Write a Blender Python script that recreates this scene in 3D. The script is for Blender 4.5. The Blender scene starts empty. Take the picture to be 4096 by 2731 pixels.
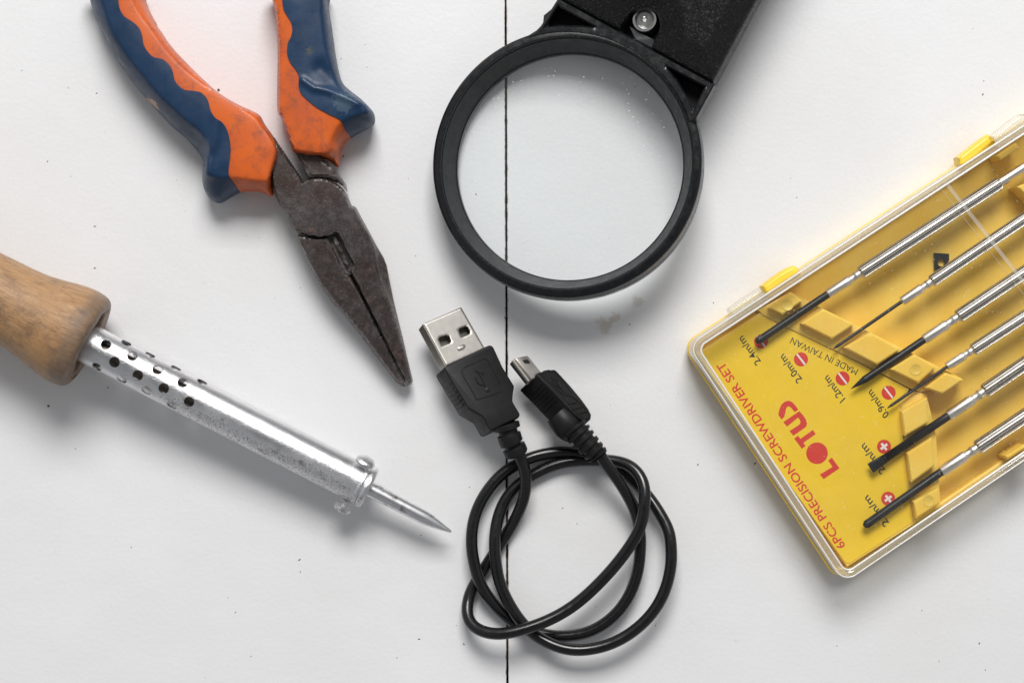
import bpy, bmesh, math, random
import numpy as np
from mathutils import Vector, Matrix
from mathutils.geometry import delaunay_2d_cdt
random.seed(7); rng = np.random.default_rng(7)
SC = bpy.context.scene
COL = SC.collection
# ------------------------------------------------------------------ camera, world, lamps, exposure
CAMH = 0.5            # camera height above the table (m)
S = 0.12e-3           # metres of table per unit of the plan grid (2352 x 1568 units)
cd = bpy.data.cameras.new('camera'); cam = bpy.data.objects.new('camera', cd); COL.objects.link(cam)
cam.location = (0, 0, CAMH); cd.sensor_width = 36; cd.lens = 36*CAMH/(2352*S)
cd.clip_start = 0.01; cd.clip_end = 20
SC.camera = cam
w = bpy.data.worlds.new('World'); SC.world = w; w.use_nodes = True
wn = w.node_tree; bg = wn.nodes['Background']
tc = wn.nodes.new('ShaderNodeTexCoord'); sx = wn.nodes.new('ShaderNodeSeparateXYZ')
wr = wn.nodes.new('ShaderNodeValToRGB'); wm = wn.nodes.new('ShaderNodeMath')
wn.links.new(tc.outputs['Generated'], sx.inputs[0])
wm.operation = 'MULTIPLY_ADD'; wm.inputs[1].default_value = 0.5; wm.inputs[2].default_value = 0.5
wn.links.new(sx.outputs['Y'], wm.inputs[0]); wn.links.new(wm.outputs[0], wr.inputs[0])
wr.color_ramp.elements[0].color = (0.46, 0.47, 0.49, 1); wr.color_ramp.elements[0].position = 0.1
wr.color_ramp.elements[1].color = (0.96, 0.98, 1.0, 1); wr.color_ramp.elements[1].position = 0.95
# the photographer leans over the table: the room is darker straight overhead
zr = wn.nodes.new('ShaderNodeValToRGB'); zr.color_ramp.elements[0].position = .80; zr.color_ramp.elements[0].color = (1, 1, 1, 1)
zr.color_ramp.elements[1].position = .97; zr.color_ramp.elements[1].color = (.34, .34, .34, 1)
wn.links.new(sx.outputs['Z'], zr.inputs[0])
wx = wn.nodes.new('ShaderNodeMix'); wx.data_type = 'RGBA'; wx.blend_type = 'MULTIPLY'; wx.inputs[0].default_value = 1
wn.links.new(wr.outputs[0], wx.inputs[6]); wn.links.new(zr.outputs[0], wx.inputs[7])
wn.links.new(wx.outputs[2], bg.inputs[0]); bg.inputs[1].default_value = 0.56

def area(name, loc, tgt, sx_, sy_, power, col):
    l = bpy.data.lights.new(name, 'AREA'); l.shape = 'RECTANGLE'; l.size = sx_; l.size_y = sy_
    l.energy = power; l.color = col
    o = bpy.data.objects.new(name, l); COL.objects.link(o); o.location = loc
    o.rotation_euler = (Vector(tgt)-Vector(loc)).to_track_quat('-Z', 'Y').to_euler()
    return o
area('window_light', (0.03, 0.92, 1.04), (0, 0, 0), 0.62, 0.52, 19.6, (1.0, 0.985, 0.97))
vs = SC.view_settings
vs.view_transform = 'Standard'; vs.look = 'None'; vs.exposure = 0.0; vs.gamma = 1.0; vs.use_curve_mapping = False

# ------------------------------------------------------------------ plan helpers
K1, K2 = 2352/4096, 1568/2731
CR = {'C1': (1850,1700,2.6133), 'C2': (1800,2100,2.6133), 'C3': (1650,1200,2.4125), 'C4': (2050,0,2.24),
      'C5': (3200,1500,1.8449), 'C6': (2700,1000,1.161), 'C7': (3300,400,1.4259), 'C8': (300,0,1.68),
      'C9': (900,400,1.3067), 'CA': (2750,1300,2.41286), 'CB': (3000,1800,2.8514), 'CC': (3650,400,3.1368),
      'CD': (3700,1700,3.1364), 'CE': (2850,1000,3.1354), 'CF': (900,1500,2.24), 'CG': (0,950,1.96)}
def q(c, pts):
    x0, y0, s = CR[c]
    return [((x0+p[0]/s)*K1, (y0+p[1]/s)*K2) for p in pts]
def q1(c, x, y): return q(c, [(x, y)])[0]
def P(u, v, z=0.0):
    """plan grid point (u,v) of something standing z mm high -> world metres"""
    k = 1 - z*1e-3/CAMH
    return Vector(((u-1176)*S*k, -(v-784)*S*k, z*1e-3))
def mm(z): return S*(1-z*1e-3/CAMH)

def catmull(pts, n=6, closed=True):
    """pts smoothed; a point written twice is a sharp corner"""
    out = []; N = len(pts)
    idx = range(N if closed else N-1)
    for i in idx:
        p1, p2 = pts[i], pts[(i+1) % N]
        if abs(p1[0]-p2[0])+abs(p1[1]-p2[1]) < 1e-9: continue
        p0 = pts[(i-1) % N] if (closed or i > 0) else p1
        p3 = pts[(i+2) % N] if (closed or i+2 < N) else p2
        for k in range(n):
            t = k/n
            out.append(tuple(0.5*((2*b)+(-a+c)*t+(2*a-5*b+4*c-d)*t*t+(-a+3*b-3*c+d)*t**3)
                             for a, b, c, d in zip(p0, p1, p2, p3)))
    if not closed: out.append(tuple(pts[-1]))
    return out
def subdiv(pts, sp, closed=True):
    out = []; N = len(pts)
    for i in range(N if closed else N-1):
        a, b = np.array(pts[i], float), np.array(pts[(i+1) % N], float)
        L = np.linalg.norm(b-a)
        if L < 1e-6: continue
        n = max(1, int(round(L/sp)))
        for k in range(n): out.append(tuple(a+(b-a)*k/n))
    if not closed: out.append(tuple(pts[-1]))
    return out
def segdist(Q, poly, closed=True):
    Q = np.asarray(Q, float); A = np.asarray(poly, float)[:, :2]
    B = np.roll(A, -1, 0)
    if not closed: A, B = A[:-1], B[:-1]
    d = B-A; L = (d**2).sum(1)+1e-12
    best = np.full(len(Q), 1e18)
    for i in range(len(A)):
        t = np.clip(((Q-A[i])@d[i])/L[i], 0, 1)
        r = Q-A[i]-t[:, None]*d[i]
        best = np.minimum(best, (r**2).sum(1))
    return np.sqrt(best)
def inside(Q, poly):
    Q = np.asarray(Q, float); A = np.asarray(poly, float)[:, :2]; B = np.roll(A, -1, 0)
    c = np.zeros(len(Q), bool)
    for a, b in zip(A, B):
        if a[1] == b[1]: continue
        m = ((a[1] > Q[:, 1]) != (b[1] > Q[:, 1]))
        x = (b[0]-a[0])*(Q[:, 1]-a[1])/(b[1]-a[1])+a[0]
        c ^= m & (Q[:, 0] < x)
    return c

class MB:
    def __init__(s): s.v = []; s.f = []; s.m = []
    def add(s, v, f, mi=0):
        o = len(s.v); s.v += [Vector(x) for x in v]; s.f += [tuple(i+o for i in g) for g in f]; s.m += [mi]*len(f); return s
    def build(s, name, mats, parent=None, smooth=35, bevel=0, seg=2, dist=1e-7):
        org = Vector((0, 0, 0)); p = parent
        while p is not None: org = org+p.location; p = p.parent
        me = bpy.data.meshes.new(name)
        bm = bmesh.new()
        vs_ = [bm.verts.new(x-org) for x in s.v]
        for g, mi in zip(s.f, s.m):
            try: fc = bm.faces.new([vs_[i] for i in g]); fc.material_index = mi
            except ValueError: pass
        bmesh.ops.remove_doubles(bm, verts=bm.verts, dist=dist)
        bmesh.ops.recalc_face_normals(bm, faces=bm.faces)
        if bevel:
            es = [e for e in bm.edges if len(e.link_faces) == 2 and e.calc_face_angle(0) > math.radians(28)]
            bmesh.ops.bevel(bm, geom=es, offset=bevel*1e-3, segments=seg, profile=0.5, affect='EDGES', clamp_overlap=True)
        bm.to_mesh(me); bm.free()
        for x in (mats if isinstance(mats, (list, tuple)) else [mats]): me.materials.append(x)
        me.polygons.foreach_set('use_smooth', [True]*len(me.polygons))
        me.set_sharp_from_angle(angle=math.radians(smooth))
        o = bpy.data.objects.new(name, me); COL.objects.link(o)
        if parent is not None: o.parent = parent
        else:
            pass
        return o

def solid(outline, topz, drop, holes=(), sp=6, inner=True, rings=()):
    """closed body: top sheet over an outline (plan units) with heights topz(U,V,d) in mm, walls and underside"""
    loops = [subdiv(outline, sp)]+[subdiv(h, sp) for h in holes]
    pts = []; edges = []
    for L in loops:
        b = len(pts); pts += L; edges += [(b+i, b+(i+1) % len(L)) for i in range(len(L))]
    RP = []
    for rr in rings:
        for L in loops:
            a = np.array(L); t_ = np.roll(a, -1, 0)-np.roll(a, 1, 0); t_ /= np.linalg.norm(t_, axis=1)[:, None]+1e-9
            nn_ = np.stack([-t_[:, 1], t_[:, 0]], 1)
            for sg in (1, -1):
                c_ = a+nn_*rr*sg; ok = inside(c_, loops[0]) & (segdist(c_, loops[0]) > .93*rr)
                for h in loops[1:]: ok &= ~inside(c_, h) & (segdist(c_, h) > .93*rr)
                RP += [tuple(x) for x in c_[ok]]
    pts += RP; clear_ = (max(rings)+.45*sp) if rings else .6*sp
    if inner:
        A = np.array(loops[0]); x0, y0 = A.min(0); x1, y1 = A.max(0)
        gx = np.arange(x0+sp*.5, x1, sp); gy = np.arange(y0+sp*.5, y1, sp*.87)
        G = np.array([(x+(sp*.5 if j % 2 else 0), y) for j, y in enumerate(gy) for x in gx])
        if len(G):
            m = inside(G, loops[0]) & (segdist(G, loops[0]) > clear_)
            for h in loops[1:]: m &= ~inside(G, h) & (segdist(G, h) > clear_)
            pts += [tuple(p) for p in G[m]]
    r = delaunay_2d_cdt([Vector(p) for p in pts], edges, [], 1, 1e-4)
    vv = np.array([tuple(p) for p in r[0]]); ff = [tuple(f) for f in r[2]]
    if holes:
        ce = np.array([vv[list(f)].mean(0) for f in ff]); km = inside(ce, loops[0])
        for h in loops[1:]: km &= ~inside(ce, h)
        ff = [f for f, k_ in zip(ff, km) if k_]
    d = segdist(vv, loops[0])
    for h in loops[1:]: d = np.minimum(d, segdist(vv, h))
    z = topz(vv[:, 0], vv[:, 1], d)
    top = [P(a[0], a[1], b) for a, b in zip(vv, z)]
    n = len(top)
    if drop[0] == 'z': bot = [Vector((t.x, t.y, drop[1]*1e-3)) for t in top]
    elif drop[0] == 'n': bot = [t-Vector(drop[1])*1e-3 for t in top]
    else:                                    # mirror: rounded belly
        _, zr, zl, zmin, ratio = drop
        bot = [Vector((t.x, t.y, max(zmin, zl-ratio*(b-zr))*1e-3)) for t, b in zip(top, z)]
    F = list(ff)+[tuple(reversed([i+n for i in f])) for f in ff]
    cnt = {}
    for f in ff:
        for i in range(len(f)):
            a, b = f[i], f[(i+1) % len(f)]; cnt[(a, b)] = 1
    for (a, b) in list(cnt):
        if (b, a) not in cnt: F.append((b, a, a+n, b+n))
    return top+bot, F
def flat(z): return lambda U, V, d: np.full(len(U), float(z))
def dome(zr, h, wdt): return lambda U, V, d: zr+h*np.sqrt(1-(1-np.clip(d/wdt, 0, 1))**2)
def bev(z, h, wdt): return lambda U, V, d: z-h*(1-np.clip(d/wdt, 0, 1))

def frame(ax):
    ax = ax.normalized(); up = Vector((0, 0, 1))
    if abs(ax.dot(up)) > .95: up = Vector((0, 1, 0))
    s = ax.cross(up).normalized(); return s, s.cross(ax).normalized()
def lathe(p0, ax, prof, n=48, rf=None, s=None, t=None, closed=False, capped=True):
    """prof: list of (distance along ax, radius) metres"""
    ax = ax.normalized()
    if s is None: s, t = frame(ax)
    V = []; F = []
    for (d, r) in prof:
        for k in range(n):
            th = 2*math.pi*k/n; rr = r*(rf(th, d) if rf else 1)
            V.append(p0+ax*d+(s*math.cos(th)+t*math.sin(th))*rr)
    m = len(prof)
    for i in range(m if closed else m-1):
        j = (i+1) % m
        for k in range(n):
            l = (k+1) % n; F.append((i*n+k, i*n+l, j*n+l, j*n+k))
    if capped and not closed:
        F.append(tuple(range(n))); F.append(tuple(reversed(range((m-1)*n, m*n))))
    return V, F
def sweep(path, rad, n=16, capped=True, prof=None):
    path = [Vector(p) for p in path]; N = len(path)
    if not hasattr(rad, '__len__'): rad = [rad]*N
    T = [(path[min(i+1, N-1)]-path[max(i-1, 0)]).normalized() for i in range(N)]
    s, t = frame(T[0]); V = []; F = []
    for i in range(N):
        s = (s-T[i]*s.dot(T[i])).normalized(); t = T[i].cross(s)
        for k in range(n):
            th = 2*math.pi*k/n
            V.append(path[i]+(s*math.cos(th)+t*math.sin(th))*rad[i])
    for i in range(N-1):
        for k in range(n):
            l = (k+1) % n; F.append((i*n+k, i*n+l, (i+1)*n+l, (i+1)*n+k))
    if capped: F.append(tuple(range(n))); F.append(tuple(reversed(range((N-1)*n, N*n))))
    return V, F
def prism(pts, zf, drop):
    top = [P(u, v, zf(u, v)) for u, v in pts]; bot = [t-Vector(drop)*1e-3 for t in top]; n = len(top)
    F = [tuple(range(n)), tuple(reversed(range(n, 2*n)))]+[(i, (i+1) % n, (i+1) % n+n, i+n) for i in range(n)]
    return top+bot, F

def tag(o, label=None, cat=None, group=None, kind=None):
    if label: o['label'] = label
    if cat: o['category'] = cat
    if group: o['group'] = group
    if kind: o['kind'] = kind
    return o
def thing(name, loc, label, cat, group=None):
    o = bpy.data.objects.new(name, None); COL.objects.link(o); o.location = loc; o.empty_display_size = .01
    return tag(o, label, cat, group)

# ------------------------------------------------------------------ materials
class N:
    def __init__(s, name):
        s.m = bpy.data.materials.new(name); s.m.use_nodes = True; s.t = s.m.node_tree
        s.b = s.t.nodes['Principled BSDF']; s.out = s.t.nodes['Material Output']
        s.co = s.t.nodes.new('ShaderNodeTexCoord').outputs['Object']
    def n(s, ty, **kw):
        x = s.t.nodes.new(ty)
        for k, v in kw.items(): setattr(x, k, v)
        return x
    def l(s, a, b): s.t.links.new(a, b)
    def noise(s, per_mm, detail=3, rough=.6, co=None, dist=0):
        x = s.n('ShaderNodeTexNoise'); x.inputs['Scale'].default_value = per_mm*1000
        x.inputs['Detail'].default_value = detail; x.inputs['Roughness'].default_value = rough
        x.inputs['Distortion'].default_value = dist
        s.l(co or s.co, x.inputs['Vector']); return x.outputs['Fac']
    def vor(s, per_mm, feat='F1', co=None):
        x = s.n('ShaderNodeTexVoronoi', feature=feat); x.inputs['Scale'].default_value = per_mm*1000
        s.l(co or s.co, x.inputs['Vector']); return x.outputs['Distance']
    def ramp(s, f, stops):
        x = s.n('ShaderNodeValToRGB'); e = x.color_ramp.elements
        while len(e) < len(stops): e.new(.5)
        for i, (p, c) in enumerate(stops):
            e[i].position = p; e[i].color = (*c, 1) if hasattr(c, '__len__') else (c, c, c, 1)
        s.l(f, x.inputs[0]); return x.outputs[0]
    def mix(s, f, a, b, ty='MIX'):
        x = s.n('ShaderNodeMix', data_type='RGBA', blend_type=ty)
        for i, val in ((0, f), (6, a), (7, b)):
            if hasattr(val, 'is_output'): s.l(val, x.inputs[i])
            elif i == 0: x.inputs[0].default_value = val
            else: x.inputs[i].default_value = (*val, 1)
        return x.outputs[2]
    def math(s, op, a, b=None, c=None):
        x = s.n('ShaderNodeMath', operation=op)
        for i, val in enumerate((a, b, c)):
            if val is None: continue
            if hasattr(val, 'is_output'): s.l(val, x.inputs[i])
            else: x.inputs[i].default_value = val
        return x.outputs[0]
    def bump(s, h, dist_mm, strength=1.0, prev=None):
        x = s.n('ShaderNodeBump'); x.inputs['Strength'].default_value = strength
        x.inputs['Distance'].default_value = dist_mm*1e-3; s.l(h, x.inputs['Height'])
        if prev is not None: s.l(prev, x.inputs['Normal'])
        return x.outputs[0]
    def set(s, **kw):
        for k, v in kw.items():
            k = k.replace('_', ' ')
            i = s.b.inputs[k]
            if hasattr(v, 'is_output'): s.l(v, i)
            elif hasattr(v, '__len__') and len(v) == 3: i.default_value = (*v, 1)
            else: i.default_value = v
        return s.m
    def mapping(s, rot=(0, 0, 0), scale=(1, 1, 1), loc=(0, 0, 0)):
        x = s.n('ShaderNodeMapping'); x.inputs['Rotation'].default_value = rot
        x.inputs['Scale'].default_value = scale; x.inputs['Location'].default_value = loc
        s.l(s.co, x.inputs['Vector']); return x.outputs[0]

def plastic(name, col, col2, rough=.4, bmp=.02, sc=1.2, r2=None, dirt=None, spec=.5, blobs=()):
    k = N(name); f = k.noise(.12, 4); c = k.mix(k.ramp(f, [(.35, 0), (.7, 1)]), col, col2)
    if dirt:
        g = k.noise(.9, 6, .7); c = k.mix(k.math('MULTIPLY', k.ramp(g, [(.58, 0), (.72, 1)]), dirt[1]), c, dirt[0])
    for (px_, py_, z_, r_, bc, ba) in blobs:
        p_ = P(px_, py_, z_)-P(700, 560)
        sb = k.n('ShaderNodeVectorMath', operation='DISTANCE'); k.l(k.co, sb.inputs[0]); sb.inputs[1].default_value = tuple(p_)
        d_ = k.math('ADD', k.math('DIVIDE', sb.outputs['Value'], r_*1e-3), k.math('MULTIPLY_ADD', k.noise(1.0, 5, .7), 3.4, -1.7))
        c = k.mix(k.math('MULTIPLY', k.ramp(d_, [(.85, 1), (1.15, 0)]), ba), c, bc)
    rr = k.ramp(k.noise(.35, 5), [(.3, rough-.08), (.7, rough+.1)])
    return k.set(Base_Color=c, Roughness=rr, Specular_IOR_Level=spec, Normal=k.bump(k.noise(sc, 4), bmp))

def m_table():
    k = N('white_lacquer'); base = (.80, .80, .81)
    c = k.mix(k.ramp(k.noise(.012, 4), [(.35, 0), (.7, 1)]), base, (.76, .755, .75))
    # dirt specks and rare brown stains
    sp = k.vor(.33); sel = k.noise(.21, 2)
    m = k.math('MULTIPLY', k.ramp(sp, [(.035, 1), (.06, 0)]), k.ramp(sel, [(.66, 0), (.69, 1)]))
    c = k.mix(k.math('MULTIPLY', m, .75), c, (.10, .09, .08))
    xyz = k.n('ShaderNodeSeparateXYZ'); k.l(k.co, xyz.inputs[0])
    def blob(px, py, r, col, c, a):
        p = P(px, py)
        dx = k.math('SUBTRACT', xyz.outputs[0], p.x); dy = k.math('SUBTRACT', xyz.outputs[1], p.y)
        d = k.math('SQRT', k.math('ADD', k.math('MULTIPLY', dx, dx), k.math('MULTIPLY', dy, dy)))
        d = k.math('ADD', k.math('DIVIDE', d, r*1e-3), k.math('MULTIPLY_ADD', k.noise(.6, 5, .7), 3.2, -1.6))
        return k.mix(k.math('MULTIPLY', k.ramp(d, [(.55, 1), (1.35, 0)]), a), c, col)
    c = blob(1388, 746, 2.6, (.50, .38, .24), c, .42)
    c = blob(1413, 728, 1.6, (.5, .38, .25), c, .42)
    c = blob(1465, 693, 2.0, (.5, .44, .36), c, .5)
    # brown grime along the joint of the boards
    dxj = k.math('ABSOLUTE', k.math('SUBTRACT', xyz.outputs[0], k.math('MULTIPLY_ADD', xyz.outputs[1], -.0026, P(1163.5, 784).x)))
    g = k.math('ADD', k.math('MULTIPLY', dxj, 1000), k.math('MULTIPLY', k.noise(.5, 5), 1.0))
    c = k.mix(k.ramp(g, [(.62, 1), (1.05, 0)]), c, (.17, .12, .085))
    b1 = k.bump(k.noise(.8, 3, .5), .065)
    b2 = k.bump(k.noise(.05, 2), .25, prev=b1)
    return k.set(Base_Color=c, Roughness=.26, Specular_IOR_Level=.5, Normal=b2)
M_table = m_table()
M_gap = N('dark_joint').set(Base_Color=(.045, .032, .024), Roughness=.9)
M_dust = N('dust').set(Base_Color=(.11, .10, .09), Roughness=.9)

M_blue = plastic('navy_rubber', (.006, .027, .070), (.009, .036, .090), .40, .02, 1.5, spec=.4, dirt=((.04, .035, .03), .5), blobs=((352, 238, 10, 1.9, (.50, .30, .22), .9), (343, 232, 8, 1.2, (.45, .28, .2), .8), (711, 118, 15, 1.3, (.06, .065, .05), .85), (790, 235, 15, 3.0, (.07, .12, .16), .5)))
def m_orange():
    k = N('orange_rubber'); f = k.noise(.09, 4)
    c = k.mix(k.ramp(f, [(.38, 0), (.66, 1)]), (.62, .115, .015), (.50, .088, .02))
    g = k.noise(.35, 8, .75); c = k.mix(k.math('MULTIPLY', k.ramp(g, [(.50, 0), (.66, 1)]), .6), c, (.22, .065, .03))
    h = k.vor(.45); c = k.mix(k.math('MULTIPLY', k.ramp(h, [(.03, 1), (.06, 0)]), .6), c, (.06, .03, .02))
    return k.set(Base_Color=c, Specular_IOR_Level=.35, Roughness=k.ramp(f, [(.3, .34), (.7, .46)]), Normal=k.bump(k.noise(1.3, 6, .7), .03))
M_orange = m_orange()
def m_rust():
    k = N('rusty_steel'); f = k.noise(.10, 8, .62)
    c = k.mix(k.ramp(f, [(.36, 0), (.62, 1)]), (.088, .078, .076), (.062, .044, .038))
    g = k.noise(.55, 8, .75); c = k.mix(k.ramp(g, [(.60, 0), (.72, 1)]), c, (.15, .06, .03))
    g2 = k.noise(1.4, 5, .8); c = k.mix(k.math('MULTIPLY', k.ramp(g2, [(.58, 0), (.68, 1)]), .7), c, (.38, .35, .34))
    g3 = k.noise(1.1, 5, .8, co=k.mapping(loc=(.3, .1, 0))); c = k.mix(k.math('MULTIPLY', k.ramp(g3, [(.60, 0), (.68, 1)]), .7), c, (.03, .022, .02))
    pt = k.n('ShaderNodeNewGeometry').outputs['Pointiness']
    ew = k.math('MULTIPLY', k.ramp(pt, [(.53, 0), (.60, 1)]), k.ramp(k.noise(.8, 5, .7), [(.4, 0), (.6, 1)]))
    c = k.mix(k.math('MULTIPLY', ew, .45), c, (.42, .39, .37))
    bb = k.bump(k.noise(1.6, 6, .75), .06); bb = k.bump(k.noise(.3, 3), .06, prev=bb)
    return k.set(Base_Color=c, Metallic=k.ramp(g, [(.45, .75), (.65, .15)]), Roughness=k.ramp(g2, [(.35, .52), (.65, .27)]), Normal=bb)
M_rust = m_rust()
def m_black(name, base, rough, bmp=.03, sc=2.0, grain=False, spec=.3):
    k = N(name); c = k.mix(k.ramp(k.noise(.2, 5), [(.4, 0), (.7, 1)]), base, tuple(x*1.3 for x in base))
    dm = k.ramp(k.noise(2.2, 4, .7), [(.66, 0), (.74, 1)]); c = k.mix(k.math('MULTIPLY', dm, .18), c, (.16, .16, .16))
    if grain:
        h = k.noise(1.25, 2, .5, dist=1.2); h = k.ramp(h, [(.40, 0), (.50, 1), (.60, .2)])
        nb = k.bump(h, .34)
    else: nb = k.bump(k.noise(sc, 5, .7), bmp)
    return k.set(Base_Color=c, Roughness=k.ramp(k.noise(.5, 4), [(.35, rough-.06), (.7, rough+.1)]), Specular_IOR_Level=spec, Normal=nb)
M_bplas = m_black('black_gloss_plastic', (.005, .0055, .0065), .24, .003, spec=.42)
M_bgrain = m_black('black_grained_plastic', (.006, .006, .0065), .30, grain=True, spec=.35)
M_binner = m_black('black_matt_plastic', (.022, .024, .026), .5, .01)
M_bcable = m_black('black_cable_sheath', (.0045, .0045, .005), .24, .003, 1.2, spec=.5)
M_bplug = m_black('black_plug_plastic', (.007, .007, .0075), .45, .02, 2.5, spec=.3)
M_hole = N('black_recess').set(Base_Color=(.004, .004, .004), Roughness=.8)

def clear(name, tint, ior=1.45, haze=.0, hazecol=(.8, .8, .8), rough=.03, bmp=0, gmul=1.0, dust=True, damt=.7):
    """thin clear sheet: light passes straight through, with a Fresnel gloss and a little haze and dust"""
    k = N(name); k.t.nodes.remove(k.b)
    tr = k.n('ShaderNodeBsdfTransparent'); tr.inputs[0].default_value = (*tint, 1)
    gl = k.n('ShaderNodeBsdfGlossy'); gl.inputs['Roughness'].default_value = rough
    df = k.n('ShaderNodeBsdfDiffuse'); df.inputs[0].default_value = (*hazecol, 1)
    lw = k.n('ShaderNodeLayerWeight'); lw.inputs['Blend'].default_value = .5
    r0 = ((ior-1)/(ior+1))**2
    fres = k.math('MULTIPLY_ADD', k.math('POWER', lw.outputs['Facing'], 5.0), 1-r0, r0)
    a = k.n('ShaderNodeMixShader'); b = k.n('ShaderNodeMixShader')
    hz = haze
    if dust:
        d1 = k.ramp(k.vor(.7), [(.08, 1), (.15, 0)]); d2 = k.ramp(k.noise(.2, 3), [(.44, 0), (.58, 1)])
        sm = k.ramp(k.noise(.06, 6, .7), [(.4, 0), (.75, 1)])
        hz = k.math('ADD', k.math('MULTIPLY_ADD', k.math('MULTIPLY', d1, d2), damt, haze), k.math('MULTIPLY', sm, .03))
        k.l(hz, a.inputs[0])
    else: a.inputs[0].default_value = hz
    k.l(tr.outputs[0], a.inputs[1]); k.l(df.outputs[0], a.inputs[2])
    g = k.math('MULTIPLY', fres, gmul)
    k.l(g, b.inputs[0]); k.l(a.outputs[0], b.inputs[1]); k.l(gl.outputs[0], b.inputs[2])
    if bmp:
        nb = k.bump(k.noise(.08, 3), bmp); k.l(nb, gl.inputs['Normal'])
    k.l(b.outputs[0], k.out.inputs[0]); return k.m
M_lens = clear('lens_glass', (.97, .99, .988), 1.45, .010, (.8, .84, .84))
M_lid = clear('clear_lid_plastic', (.99, .985, .97), 1.5, .004, (.9, .88, .8), rough=.06, bmp=.12, damt=.3)
M_rib = clear('clear_rib_plastic', (.96, .95, .92), 1.5, .16, (.95, .92, .86), dust=False)
def m_glass(name, col, rough=.05):
    k = N(name); return k.set(Base_Color=col, Roughness=rough, Transmission_Weight=1.0, IOR=1.49)
M_rim = clear('clear_wall_plastic', (.95, .945, .92), 1.5, .20, (.95, .91, .76), rough=.06, gmul=1.6, dust=False)
M_bulb = m_glass('bulb_glass', (1, 1, 1), .01)

M_yel = plastic('yellow_tray_plastic', (.85, .55, .085), (.87, .61, .12), .38, .02, .8)
M_yel.node_tree.nodes['Principled BSDF'].inputs['Subsurface Weight'].default_value = .2
M_yel.node_tree.nodes['Principled BSDF'].inputs['Subsurface Radius'].default_value = (1, .6, .15)
M_yel.node_tree.nodes['Principled BSDF'].inputs['Subsurface Scale'].default_value = .003
M_tab = plastic('yellow_latch_plastic', (.90, .62, .05), (.88, .58, .045), .30, .01, .8)
M_card = plastic('yellow_printed_card', (.84, .575, .028), (.80, .54, .03), .45, .01, 1.0)
def ink(name, col, wear=0):
    k = N(name); c = k.mix(k.ramp(k.noise(2.5, 4, .7), [(.60, 0), (.7, 1)]), col, tuple(min(1, x*1.6+.06) for x in col))
    return k.set(Base_Color=c, Roughness=.5)
M_red = ink('red_ink', (.62, .045, .03)); M_blk = ink('black_ink', (.035, .045, .03)); M_wht = ink('white_ink', (.80, .76, .70))
def metal(name, col, rough, bmp=.01, sc=2, co=None, stain=None):
    k = N(name); c = k.mix(k.ramp(k.noise(.5, 5), [(.4, 0), (.7, 1)]), col, tuple(x*.85 for x in col))
    if stain: c = k.mix(k.ramp(k.noise(.25, 7, .75), [(stain[1], 0), (stain[1]+.1, 1)]), c, stain[0])
    return k.set(Base_Color=c, Metallic=1.0, Roughness=k.ramp(k.noise(1, 4), [(.3, rough*.93), (.7, rough*1.1)]), Normal=k.bump(k.noise(sc, 4), bmp))
M_chrome = metal('driver_chrome', (.80, .78, .75), .36, .004, .8)
M_nickel = metal('nickel_shell', (.60, .57, .52), .34, .003, 3)
M_blade = m_black('blackened_blade_steel', (.014, .015, .018), .34, .03, 1.5)
M_groove = metal('dark_groove_metal', (.13, .115, .10), .45, .002)  # darker metal for the grip valleys, so the ridges stand out
M_silver = metal('polished_silver', (.8, .8, .8), .12)

def m_tube(ax, side, off):
    """chromed sheet steel, pitted and flaking along the lower flank"""
    k = N('pitted_chrome')
    vm = k.n('ShaderNodeVectorMath', operation='DOT_PRODUCT'); k.l(k.co, vm.inputs[0]); vm.inputs[1].default_value = side
    va = k.n('ShaderNodeVectorMath', operation='DOT_PRODUCT'); k.l(k.co, va.inputs[0]); va.inputs[1].default_value = ax
    sd = k.math('MULTIPLY', k.math('SUBTRACT', vm.outputs['Value'], off), 1000/5.3)          # -1 .. 1 across, + is the lower flank
    al = k.math('MULTIPLY', va.outputs['Value'], 1000/90)            # 0..1 along tube
    w1 = k.math('ADD', k.math('MULTIPLY_ADD', sd, 1.1, .16), k.math('MULTIPLY', k.math('SUBTRACT', k.noise(.10, 4), .5), 1.6))
    w2 = k.ramp(al, [(.12, 0), (.32, 1)])
    wear = k.math('MULTIPLY', k.ramp(w1, [(.0, 0), (.55, 1)]), w2)
    pit = k.noise(2.3, 5, .8)
    thr = k.math('MULTIPLY_ADD', wear, -.175, .70)
    pm = k.math('MULTIPLY', k.math('SUBTRACT', pit, thr), 14)
    pm = k.ramp(pm, [(0, 0), (1, 1)])
    c = k.mix(k.ramp(k.noise(.3, 5), [(.4, 0), (.7, 1)]), (.80, .80, .81), (.70, .70, .71))
    c = k.mix(pm, c, (.10, .085, .085))
    rs = k.math('MULTIPLY', k.ramp(k.noise(.22, 6, .7), [(.58, 0), (.68, 1)]), wear)
    c = k.mix(k.math('MULTIPLY', rs, .6), c, (.13, .055, .03))
    r = k.math('MULTIPLY_ADD', wear, .28, .17)
    r = k.math('ADD', r, k.math('MULTIPLY', k.noise(.6, 5), .06))
    b = k.bump(pit, .10); mt = k.math('SUBTRACT', 1.0, k.math('MULTIPLY', pm, .5))
    lng = k.bump(k.noise(.35, 4), .05, prev=b)
    return k.set(Base_Color=c, Metallic=mt, Roughness=r, Normal=lng)
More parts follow.
